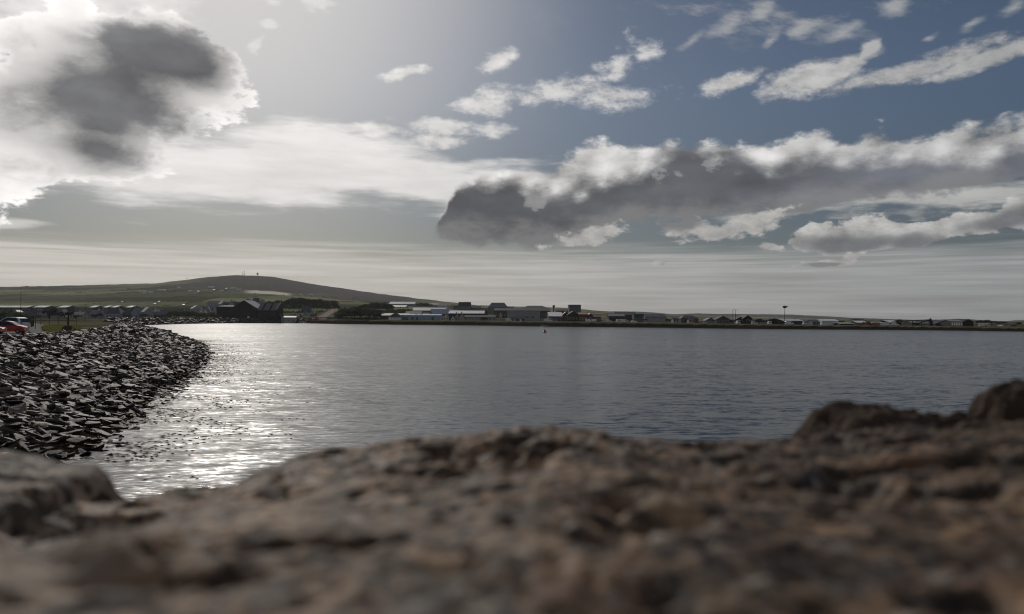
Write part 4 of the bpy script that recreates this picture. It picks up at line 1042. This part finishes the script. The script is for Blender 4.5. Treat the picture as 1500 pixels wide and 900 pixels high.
for k in range(46):
    px_ = 396 + (492 - 396) * (k + tr.random()) / 46
    yt = np.interp(px_, [396, 420, 435, 460, 480, 492], [441, 439.5, 436.5, 438.5, 440, 441.5]) + tr.uniform(-.6, 2.2)
    tree('d', px_, yt, tr.uniform(1000, 1180), 'dark tree in the broad wood on the slope right above the black store', G1, 1.0)
for k in range(16):
    px_ = 407 + (490 - 407) * (k + tr.random()) / 16
    tree('d', px_, np.interp(px_, [407, 440, 470, 490], [449, 444, 446, 447]) + tr.uniform(-1, 2), tr.uniform(880, 950), 'dark tree in the broad wood on the slope right above the black store', G1, 1.0)
G2 = 'trees of the round copse left of the blue warehouse'
for k in range(30):
    px_ = 493 + (560 - 493) * (k + tr.random()) / 30
    yt = np.interp(px_, [493, 505, 515, 530, 545, 556, 562], [460, 453, 449.5, 450.5, 451, 456, 460]) + tr.uniform(-.5, 3.5)
    tree('t' if k % 2 else 's', px_, yt, tr.uniform(690, 760), 'dark green tree in the round copse between the yellow-green field and the blue warehouse', G2, 1.2)
for k in range(14):
    px_ = 530 + (572 - 530) * (k + tr.random()) / 14
    yt = np.interp(px_, [530, 545, 560, 566, 572], [447, 443.5, 442.5, 443.5, 448]) + tr.uniform(-.5, 2)
    tree('d', px_, yt, tr.uniform(880, 960), 'dark tree in the upper belt behind the round copse, under the meadow', 'trees of the upper belt behind the copse', 1.0)
for k in range(6):
    tree('d', 613 + k * 3.1, 443.5 + tr.uniform(0, 1.8), tr.uniform(1200, 1260), 'dark tree in the short row on the hillside right of the upper long warehouse', 'short tree row on the hillside', 1.0)
for k in range(8):
    tree('s', 566 + k * 4.2, 452 + tr.uniform(0, 3), tr.uniform(780, 830), 'brownish tree in the low belt between the warehouses and the copse', 'low belt between warehouses and copse', 1.3)
G3 = 'shrubs on the shore left of the black store'
for k in range(20):
    px_ = 241 + (322 - 241) * (k + tr.random()) / 20
    yt = np.interp(px_, [241, 252, 262, 280, 300, 312, 322], [459, 453.5, 455, 454.5, 457, 457, 460]) + tr.uniform(0, 2.5)
    tree('s', px_, yt, tr.uniform(690, 715), 'round green shrub on the shore between the villas and the black store', G3, 1.0, 'shrub')
G4 = 'shrubs at the far left in front of the houses'
for k in range(22):
    px_ = -6 + (56 + 6) * (k + tr.random()) / 22
    tree('s', px_, np.interp(px_, [-6, 10, 25, 40, 56], [453, 452.5, 456, 457, 460]) + tr.uniform(0, 3.5), tr.uniform(560, 620), 'yellow-green shrub at the far left in front of the houses', G4, 1.3, 'shrub')
for px_, yt, lab in ((73, 456.5, 'dark tree right of the bluish gable house'), (94, 455.5, 'largest dark bush left of the leaning sign post'), (88, 457.5, 'small dark bush left of the leaning sign post, beside the larger one'), (72, 450, 'pale narrow tree behind the bluish gable house'),
                     (140, 459, 'small green shrub before the cottages right of the grass mound'), (113, 462, 'low green shrub under the cream bungalow windows'), (212, 460, 'green shrub in front of the white-roofed villa')):
    tree('t' if 'tree' in lab else 'd', px_, yt, 600, lab, None, 1.2, 'tree' if 'tree' in lab else 'shrub')
G5 = 'shrubs among the houses beside the rising road'
for k in range(14):
    px_ = 404 + (470 - 404) * (k + tr.random()) / 14
    tree('s', px_, 456 + tr.uniform(-2, 5), tr.uniform(780, 870), 'light green shrub among the small houses between the black store and the rising road', G5, 1.2, 'shrub')
G6 = 'dark bushes of the waterfront yards'
for k in range(40):
    px_ = 700 + (1500 - 700) * (k + tr.random()) / 40
    hy = HOR0 + HORK * px_
    tree('d', px_, hy + tr.uniform(-2.0, 2.2), tr.uniform(495, 560) if px_ > 1040 else tr.uniform(600, 700), 'dark bush in the yards along the far waterfront, right half of the photo', G6, 1.5, 'shrub')
G7 = 'clumps on the pale hillside field'
for px_ in (364, 369, 374, 384, 387, 396, 400, 404, 409, 424, 428):
    tree('d', px_, 434.2 + tr.uniform(0, .8), 2250, 'dark clump of trees in front of the pale field on the hill', G7, 1.6)
G8 = 'hedgerow trees on the hillside'
for k in range(26):
    px_ = tr.choice([tr.uniform(150, 340), tr.uniform(290, 350), tr.uniform(430, 540)]); py_ = np.interp(px_, [150, 300, 340, 430, 540], [424, 426, 425, 433, 438]) + tr.uniform(-1, 3)
    d = hit(px_, py_); tree('d', px_, py_ - 1.4, d, 'dark hedgerow tree among the crofts on the distant hill', G8, 1.6)

# ------------------------------------------------------------------ vehicles
def paint(name, c): return mat(name, c, .28, .6, var=.04)
PAINT = dict(white=paint('white_paint', (.70,.70,.68)), red=paint('red_paint', (.42,.030,.018)), grey=paint('grey_paint', (.20,.21,.22)), orange=paint('orange_paint', (.55,.17,.05)))
TYRE = mat('tyre_rubber', (.02, .02, .02), .8); LAMP = mat('lamp_glass', (.5, .48, .42), .15, .6); TAIL = mat('tail_lamp', (.45, .02, .015), .2, .6)
def car_body(prof, W_, tum, n=5):
    """side profile (x, z) swept across the width with tumblehome above the waist"""
    m = MB(); V, Fc = [], []; N = len(prof); waist = .95
    for k, t in enumerate((-1, -.94, -.55, 0, .55, .94, 1)):
        inset = .06 if abs(t) == 1 else 0
        for x, z in prof:
            y = t * W_ / 2 * (1 - tum * max(0, z - waist))
            V.append((x * (1 - inset * .25), y, z - (inset * .5 if z > .5 else 0)))
    for k in range(6):
        for i in range(N):
            j = (i + 1) % N; Fc.append((k * N + i, k * N + j, (k + 1) * N + j, (k + 1) * N + i))
    Fc.append(list(range(N))); Fc.append([6 * N + i for i in range(N)][::-1])
    return m.add(V, Fc)
def vehicle(name, label, kind, colr, loc, rz, group=None, cat='car', s=1.0):
    root = empty(name, loc, rz); tag(root, label, cat, group); root.scale = (s, s, s); P_ = PAINT[colr]
    if kind == 'hatch':     # nose towards +x
        prof = [(-2.0,.35),(-2.03,.75),(-1.93,1.02),(-1.66,1.46),(-1.2,1.57),(-.2,1.59),(.35,1.50),(1.02,1.06),(1.75,.92),(2.0,.74),(2.03,.35),(1.7,.24),(-1.7,.24)]
        W_, tum = 1.72, .26; wx = (-1.27, 1.27); L = 4.0
        side = [(-1.60,1.05),(-1.42,1.42),(-1.1,1.50),(-.2,1.52),(.28,1.43),(.84,1.05)]
        scr = [((-1.97,1.00),(-1.70,1.44)), ((1.04,1.04),(.40,1.47))]
    elif kind == 'saloon':
        prof = [(-2.2,.35),(-2.24,.80),(-2.1,.98),(-1.45,1.04),(-.95,1.40),(-.4,1.47),(.2,1.44),(.95,1.02),(1.95,.88),(2.2,.70),(2.22,.35),(1.9,.24),(-1.9,.24)]
        W_, tum = 1.75, .28; wx = (-1.35, 1.35); side = [(-1.30,1.02),(-.88,1.34),(-.4,1.40),(.16,1.37),(.78,1.02)]
        scr = [((-1.42,1.04),(-.97,1.38)), ((.97,1.02),(.24,1.42))]
    else:                   # van
        prof = [(-2.5,.4),(-2.52,1.95),(-2.4,2.10),(1.0,2.12),(1.35,1.95),(1.85,1.25),(2.4,1.08),(2.55,.85),(2.55,.4),(2.3,.3),(-2.3,.3)]
        W_, tum = 1.95, .08; wx = (-1.55, 1.6); side = [(.55,1.2),(.55,1.80),(1.15,1.80),(1.6,1.2)]
        scr = [((-2.53,1.25),(-2.51,1.85)), ((1.87,1.27),(1.38,1.92))]
    bo = car_body(prof, W_, tum).build('body', P_, root)
    wz = lambda z: W_ / 2 * (1 - tum * max(0, z - .95)) + .012
    for sg in (-1, 1):
        V = [(x, sg * wz(z), z) for x, z in side]; V2 = [(x, sg * (wz(z) - .05), z) for x, z in side]; n = len(V)
        MB().add(V + V2, [list(range(n)), [n + i for i in range(n)][::-1]] + [(i, (i + 1) % n, n + (i + 1) % n, n + i) for i in range(n)]).build('side_window', GLASS, root)
    for (xa, za), (xb, zb) in scr:
        sgn = 1 if xa > 0 else -1; o1 = .03 * sgn
        V = [(xa + o1, -wz(za) * .86, za), (xa + o1, wz(za) * .86, za), (xb + o1, wz(zb) * .86, zb), (xb + o1, -wz(zb) * .86, zb)]
        V2 = [(x - .06 * sgn, y, z) for x, y, z in V]
        MB().add(V + V2, [(0, 1, 2, 3), (7, 6, 5, 4), (0, 1, 5, 4), (1, 2, 6, 5), (2, 3, 7, 6), (3, 0, 4, 7)]).build('windscreen' if sgn > 0 else 'rear_window', GLASS, root)
    R_ = .31 if kind != 'van' else .34
    for x in wx:
        for sg in (-1, 1):
            w_o = empty('wheel', (x, sg * (W_ / 2 - .10), R_ - .02)); w_o.parent = root
            a = [(math.cos(k * math.pi / 9) * R_, math.sin(k * math.pi / 9) * R_) for k in range(18)]
            MB().prism(a, -.11, .11).build('tyre', TYRE, w_o)
            b2 = [(p * .6, q * .6) for p, q in a]; MB().prism(b2, -.125, .125).build('rim', STEEL, w_o)
    xf = prof[9][0] if kind != 'van' else 2.42
    zf = .74 if kind != 'van' else .98
    for sg in (-1, 1):
        MB().box(xf - .14, xf + .05, sg * W_ * .36 - .17, sg * W_ * .36 + .17, zf - .08, zf + .08).build('headlight', LAMP, root)
        xr = -2.05 if kind == 'hatch' else (-2.24 if kind == 'saloon' else -2.54)
        MB().box(xr - .02, xr + .12, sg * W_ * .43 - .09, sg * W_ * .43 + .09, .82, 1.10 if kind != 'van' else 1.5).build('tail_light', TAIL, root)
    return root
def ground(px_, d, dz=0):
    if px_ > 425 and d < 1500: d = max(d + 14, shore_d(px_) + 11)
    x = at(px_, 480, d).x; return (x, d, gz(x, d) + dz)
# car park paving behind the rocks
pv = [on_z(-60, 492, 3.2), on_z(86, 489.5, 3.2), on_z(78, 483.5, 3.2), on_z(60, 475, 3.2), on_z(38, 471.6, 3.2), on_z(-60, 472, 3.2)]
asph = mat('asphalt', (.16, .15, .14), .95, .1, var=.35, scale=.5)
PK = [(x, y, gz(x, y) + .05) for x, y, z in pv]
def sheet(name, poly, m, n=26, lift=.05, kind='structure', up=None):
    """a polygon triangulated on a grid and draped over the ground"""
    bm = bmesh.new(); f = bm.faces.new([bm.verts.new((x, y, 0)) for x, y in poly]); bmesh.ops.triangulate(bm, faces=[f])
    for _ in range(5):
        es = [e for e in bm.edges if e.calc_length() > 6]
        if not es: break
        bmesh.ops.subdivide_edges(bm, edges=es, cuts=1); bmesh.ops.triangulate(bm, faces=bm.faces[:])
    me = bpy.data.meshes.new(name)
    xs = np.array([v.co.x for v in bm.verts]); ys = np.array([v.co.y for v in bm.verts]); zs = land_z(xs, ys)
    for v, z in zip(bm.verts, zs): v.co.z = z + lift
    bmesh.ops.recalc_face_normals(bm, faces=bm.faces); bm.to_mesh(me); bm.free(); me.materials.append(m)
    o = bpy.data.objects.new(name, me); C.objects.link(o); tag(o, kind=kind); return o
sheet('car_park', [(p.x, p.y) for p in pv], asph, lift=.10)
d0 = 103
vehicle('red_car', 'red hatchback with dark side windows parked at the far left behind the rock armour', 'hatch', 'red', ground(14, d0, .12), R(12), cat='car', s=1.0)
vehicle('white_car', 'white car parked behind the red hatchback at the far left', 'hatch', 'white', ground(16.5, 127, .12), R(172), cat='car', s=1.28)
vehicle('orange_van', 'pale orange vehicle nose cut by the left edge in front of the white car', 'saloon', 'orange', ground(-19, 99, .12), R(4), cat='car', s=.9)
vf = random.Random(4)
for px_, d, c, rz, k, lab in ((802, 548, 'white', 10, 'van', 'white van at the left end of the bright-roofed shed, nearest the water'), (807, 552, 'white', 95, 'van', 'white van facing the water beside the bright-roofed shed'), (813, 553, 'grey', 85, 'van', 'grey van in front of the bright-roofed shed doors'),
        (863, 533, 'white', 5, 'van', 'white van with pale roof in front of the red sheds'), (868, 534, 'white', 180, 'van', 'second white van nose to nose in front of the red sheds'),
        (885.5, 532, 'white', 80, 'van', 'white van seen end-on right of the red sheds'), (889.5, 532, 'white', 10, 'van', 'white van seen side-on beside the end-on one'), (893, 533, 'white', 5, 'saloon', 'white car right of the pair of vans by the red sheds'),
        (905, 531, 'white', 100, 'van', 'lone white van left of the dark red gable, below the lilac-roofed warehouse'), (914, 531, 'white', 10, 'van', 'white van near the right end of the lilac-roofed warehouse'), (929, 528, 'white', 20, 'saloon', 'white car below the dark greenish building'),
        (707, 790, 'white', 5, 'van', 'white van in front of the dark brown shed, left'), (713, 790, 'white', 170, 'van', 'white van in front of the dark brown shed, right'), (745, 588, 'white', 20, 'van', 'white van left of the small dark garage'), (762.5, 590, 'white', 90, 'saloon', 'white car end-on beside the small dark garage'),
        (1081, 485, 'white', 90, 'van', 'white van below the twin lamp posts'), (1103.5, 474, 'white', 80, 'van', 'white van down on the bank, left of two'), (1107.5, 473.5, 'white', 80, 'saloon', 'white car on the bank right of the van'), (1127, 480, 'white', 85, 'van', 'white van in front of the shallow wide gable'),
        (1156, 476, 'white', 8, 'van', 'white van just right of the tall lamp mast'), (1178.5, 478, 'white', 85, 'van', 'white van between the tall mast and the square grey shed'), (1266, 468, 'white', 10, 'van', 'white van on top of the rust heap yard'), (1276.5, 468, 'white', 100, 'van', 'white van right of the rust heap'),
        (1295.5, 462, 'white', 8, 'van', 'white van below the pale grey barn roof'), (1305.5, 458, 'white', 170, 'van', 'left white van of the pair near the bright roofed barn'), (1309.5, 458, 'white', 10, 'van', 'right white van of the pair near the bright roofed barn'),
        (1440.5, 432, 'white', 5, 'van', 'large white van right of the dark brown depot'), (1445, 432, 'white', 90, 'van', 'white van end-on beside the large one near the right edge'), (464, 700, 'red', 10, 'hatch', 'dark red car at the foot of the rising road')):
    vehicle('white_van' if c == 'white' and k == 'van' else ('white_car' if c == 'white' else ('red_car' if c == 'red' else 'grey_van')), lab, k, c, ground(px_, d, .03), R(rz), group='white vehicles parked along the far shore', cat='van' if k == 'van' else 'car')

# ------------------------------------------------------------------ rising road, quay, field edge
rp = [(464, 722), (470, 745), (476, 790), (482, 850), (488, 920), (493, 1010)]
pl, pr = [], []
for px_, d in rp:
    x = at(px_, 460, d).x; w_ = 4.2; pl.append((x - w_, d)); pr.append((x + w_, d))
sheet('road', pl + pr[::-1], mat('pale_road', (.42, .345, .30), 1.0, 0.0, var=.15), lift=.25)
# ------------------------------------------------------------------ posts, masts, rail
def lamp_post(label, px_, d, ytop, double=False, big=False, head='lamp_head', name='street_lamp'):
    x, y, g = ground(px_, d); h = zt(px_, ytop, d) - g
    r_ = empty(name, (x, y, g)); tag(r_, label, 'lamp post')
    rad = .16 if d > 300 else .05
    MB().tube([(0, 0, -.3), (0, 0, h * .5), (0, 0, h)], [rad * 1.3, rad, rad * .7], 8).build('pole', DARKM, r_)
    if big:
        m = MB().tube([(0, 0, h - .9), (0, 0, h - .6), (0, 0, h + .3), (0, 0, h + .6)], [.5, 1.25, 1.25, .5], 10); m.build('lamp_head', DARKM, r_)
        MB().box(.9, 2.1, -.35, .35, h - .1, h + .3).build('floodlight', DARKM, r_)
    else:
        MB().tube([(0, 0, h), (.5, 0, h + .25), (1.3, 0, h + .3)], [rad * .7, rad * .6, rad * .5], 6).build('arm', DARKM, r_)
        MB().box(1.1, 1.8, -.14, .14, h + .2, h + .34).build('lamp_head', DARKM, r_)
    return r_
lamp_post('tall thin lamp post rising against the hill at the far left, behind the white car', 30, 190, 421.5)
lamp_post('tall single mast with round dark head, right half of the photo', 1149.5, 486, 449, big=True, name='lamp_mast')
lamp_post('right-hand slender lamp post of the pair right of centre', 1077.5, 500, 454.5, big=False)
lamp_post('left-hand slender lamp post of the pair right of centre, slightly taller', 1073.5, 520, 453.5, big=False)
lamp_post('thin lamp post on the shore right of the grass mound', 124.5, 300, 445)
def post(label, px_, d, ytop, rad=.06, name='post', cat='post', arm=0):
    x, y, g = ground(px_, d); h = zt(px_, ytop, d) - g; r_ = empty(name, (x, y, g)); tag(r_, label, cat)
    MB().tube([(0, 0, -.3), (0, 0, h)], rad, 8).build('pole', DARKM, r_)
    MB().tube([(0, 0, h), (0, 0, h + .05)], [rad * 1.5, rad * .8], 8).build('cap', DARKM, r_)
    if arm: MB().box(-.22, .22, -.05, -.02 - rad, h - .34, h - .02).build('sign_plate', DARKM, r_)
    return r_
post('dark upright sign post standing on the grass mound at the left', 100, 100, 458, .085, 'sign_post', 'sign post', 1)
post('thin short post at the edge of the car park left of the grass mound', 52, 140, 466, .05, 'thin_post')
post('short dark bollard by the car park entrance', 46.5, 165, 468.5, .14, 'bollard', 'bollard')
# railing behind the car park
rl = empty('railing', (*at(60, 466, 200)[:2], 3.6)); tag(rl, 'thin dark railing running behind the parked cars at the far left', 'railing')
x0, x1 = at(-20, 466, 200).x - rl.location.x, at(112, 466, 200).x - rl.location.x; zr = zt(50, 465.6, 200) - 3.6
MB().tube([(x0, 0, zr), (x1, 0, zr)], .05, 6).build('rail', DARKM, rl)
MB().tube([(x0, 0, zr * .5), (x1, 0, zr * .5)], .04, 6).build('rail', DARKM, rl)
for k in range(11): MB().tube([(x0 + (x1 - x0) * k / 10, 0, -.4), (x0 + (x1 - x0) * k / 10, 0, zr)], .05, 6).build('upright', DARKM, rl)
# dark-green hoarding behind the cars
hx, hy_, hg = ground(14, 170); hb = empty('hoarding', (hx, hy_, hg)); tag(hb, 'low dark teal hoarding behind the parked cars', 'hoarding')
for k in range(6): MB().box(-7.4 + k * 2.1, -5.4 + k * 2.1, -.05, .05, .1, 2.2).build('panel', WALLM['teal'], hb)
for k in range(7): MB().box(-7.55 + k * 2.1, -7.42 + k * 2.1, -.09, .09, 0, 2.3).build('upright', DARKM, hb)
# grass mound and dark stone wedge at the sign post
gm = [on_z(62, 484.5, 3.2), on_z(80, 488.5, 3.2), on_z(100, 490, 3.2), on_z(125, 483.5, 3.2), on_z(110, 476.5, 3.2), on_z(72, 476, 3.2), on_z(60, 479, 3.2)]
sheet('grass', [(p.x, p.y) for p in gm], mat('short_grass', (.125, .125, .040), .95, .0, var=.35, scale=1.0), lift=.22)
wx_, wy_, wg = ground(97, 98)
wd = MB(); V, Fc = SL[3]; wd.add([(a * .62 + (.25 if c > 0 else 0), b * .5, c * 2.8) for a, b, c in V], Fc).rot(.3)
o = wd.build('wedge_stone', MR); o.location = (wx_ - .1, wy_, wg + .5); tag(o, 'dark wedge-shaped boulder leaning at the foot of the sign post', 'boulder')
# masts on the summit
def hill_ground(px_, d=4150): x = at(px_, 405, d).x; return x, d, gz(x, d)
for px_, yt, lab in ((355.5, 397.5, 'left of the two thin radio masts on the summit'), (358, 396, 'taller of the two thin radio masts on the summit')):
    x, y, g = hill_ground(px_); h = zt(px_, yt, y) - g; r_ = empty('radio_mast', (x, y, g)); tag(r_, lab, 'mast')
    MB().tube([(0, 0, -2), (0, 0, h)], [1.0, .5], 6).build('lattice', DARKM, r_)
    for k in range(3):
        a = k * 2.09; MB().tube([(0, 0, h * .8), (math.cos(a) * h * .4, math.sin(a) * h * .4, 0)], .15, 4).build('guy_wire', DARKM, r_)
x, y, g = hill_ground(377.5); r_ = empty('dish_tower', (x, y, g)); tag(r_, 'stout aerial tower with a round dish on the summit', 'tower')
hh = zt(377.5, 399.5, y) - g
for sg in (-1, 1):
    MB().tube([(sg * 3, 0, -2), (sg * 1.5, 0, hh)], .8, 6).build('leg', DARKM, r_)
MB().tube([(-1, -1, hh - 7), (-1, -2.2, hh - 7)], [5.2, 4.4], 14).rot(0).build('dish', DARKM, r_)
MB().box(-2.5, 3, -1.4, 1.4, hh - 2, hh).build('platform', DARKM, r_)
x, y, g = hill_ground(274, 4000); r_ = empty('radio_mast', (x, y, g)); tag(r_, 'short mast alone on the skyline where the moor begins', 'mast')
hh = zt(274, 407.5, y) - g; MB().tube([(0, 0, -2), (0, 0, hh)], [1, .7], 6).build('lattice', DARKM, r_); MB().box(-4, 4, -1, 1, hh - .5, hh + 1).build('crossarm', DARKM, r_)
# water tower behind the bright roof shed
x, y, g = ground(811, 820); hh = zt(811, 447, 820) - g; r_ = empty('header_tank', (x, y, g)); tag(r_, 'small round tank on a stalk above the skyline, left of the tall square building', 'tank')
MB().tube([(0, 0, 0), (0, 0, hh - 2.4)], .5, 8).build('stalk', DARKM, r_); MB().tube([(0, 0, hh - 2.5), (0, 0, hh - 2), (0, 0, hh)], [.8, 1.3, 1.1], 12).build('tank', DARKM, r_)
# conveyor with its tower on the right
x, y, g = ground(1363, 470); r_ = empty('conveyor', (x, y, g)); tag(r_, 'dark quarry conveyor sloping up to a short tower near the right edge', 'conveyor')
hT = zt(1363, 466.5, 470) - g
MB().box(-.9, .9, -.9, .9, 0, hT - 1.5).build('tower', DARKM, r_)
MB().tube([(0, 0, hT - 2), (0, 0, hT)], [1.1, .5], 8).build('hopper', DARKM, r_)
xl = at(1336, 470, 470).x - x
MB().tube([(xl, 0, hT - 1.8), (-.5, 0, hT - .9)], .32, 6).tube([(xl * .6, 0, .8), (-.5, 0, hT - 1.2)], .32, 6).build('belt_frame', DARKM, r_)
for k in (.98, .6, .3): MB().tube([(xl * k, 0, -.3), (xl * k, 0, hT - 1.6)], .2, 6).build('leg', DARKM, r_)
# rust-brown scrap heap
x, y, g = ground(1270, 462); sb = MB(); q = random.Random(2)
for _ in range(60):
    a, b = q.gauss(0, 3.6), q.gauss(0, 1.2); z = max(0, 2.6 - abs(a) * .42) * q.random(); s_ = q.uniform(.3, .9)
    n0 = len(sb.v); sb.box(-s_, s_, -s_ * .5, s_ * .5, -s_ * .3, s_ * .3); m_ = Matrix.Translation((a, b, z + .2)) @ Matrix.Rotation(q.uniform(0, 6), 4, (q.random(), q.random(), q.random()))
    for i in range(n0, len(sb.v)): sb.v[i] = m_ @ sb.v[i]
o = sb.build('scrap_heap', mat('rust', (.24, .085, .03), .9, var=.6)); o.location = (x, y, g); tag(o, 'rust-brown scrap heap beside the water, right half of the photo', 'scrap heap', kind='stuff')
# ------------------------------------------------------------------ buoy
bp_ = on_z(798, 487.2, 0); r_ = empty('buoy', (bp_.x, bp_.y, 0)); tag(r_, 'small red buoy floating alone in the middle of the bay', 'buoy'); rp_ = paint('buoy_red', (.50, .015, .02))
MB().tube([(0, 0, -.5), (0, 0, -.1), (0, 0, .35), (0, 0, .5)], [.4, .72, .72, .5], 14).build('float', rp_, r_)
MB().tube([(0, 0, .5), (0, 0, .9), (0, 0, 1.25)], [.42, .30, .10], 10).build('topmark', rp_, r_)
MB().tube([(0, 0, 1.25), (0, 0, 1.45)], .06, 6).build('lantern', DARKM, r_)
# small moored boat by the far bank
bp_ = on_z(797, 478.6, 0)
r_ = empty('moored_boat', (at(796.5, 478, 541).x, 541, 0), .1); tag(r_, 'small pale boat lying along the dark far bank above the buoy', 'boat')
hv = [(-2.6,-.9,.55),(1.2,-.9,.6),(2.9,0,.75),(1.2,.9,.6),(-2.6,.9,.55)]; lo = [(-2.4,-.6,-.2),(1.0,-.55,-.2),(2.2,0,-.2),(1.0,.55,-.2),(-2.4,.6,-.2)]
MB().add(hv + lo, [(0,1,2,3,4),(9,8,7,6,5)] + [(i,(i+1)%5,5+(i+1)%5,5+i) for i in range(5)]).build('hull', PAINT['white'], r_)
MB().box(-1.2, .4, -.5, .5, .56, 1.2).build('cabin', PAINT['grey'], r_)
# ------------------------------------------------------------------ the air
hz = MB().box(-12500, 12500, -2500, 10500, -5.0, 330.0).build('haze', None)
hm = bpy.data.materials.new('haze'); hm.use_nodes = True; n = hm.node_tree; n.nodes.clear()
o_ = n.nodes.new('ShaderNodeOutputMaterial'); pv_ = n.nodes.new('ShaderNodeVolumePrincipled'); n.links.new(pv_.outputs[0], o_.inputs['Volume'])
pv_.inputs['Color'].default_value = (.90, .91, .93, 1); pv_.inputs['Density'].default_value = .00005; pv_.inputs['Anisotropy'].default_value = .3
hz.data.materials.append(hm); tag(hz, kind='stuff')
S.render.engine = 'CYCLES'
S.cycles.max_bounces = 5; S.cycles.diffuse_bounces = 2; S.cycles.glossy_bounces = 3; S.cycles.transmission_bounces = 2; S.cycles.volume_bounces = 0
S.cycles.sample_clamp_indirect = 4; S.cycles.sample_clamp_direct = 10; S.cycles.use_denoising = True; S.cycles.filter_width = 1.15; S.cycles.use_adaptive_sampling = True
try: S.cycles.adaptive_threshold = 0.01
except Exception: pass
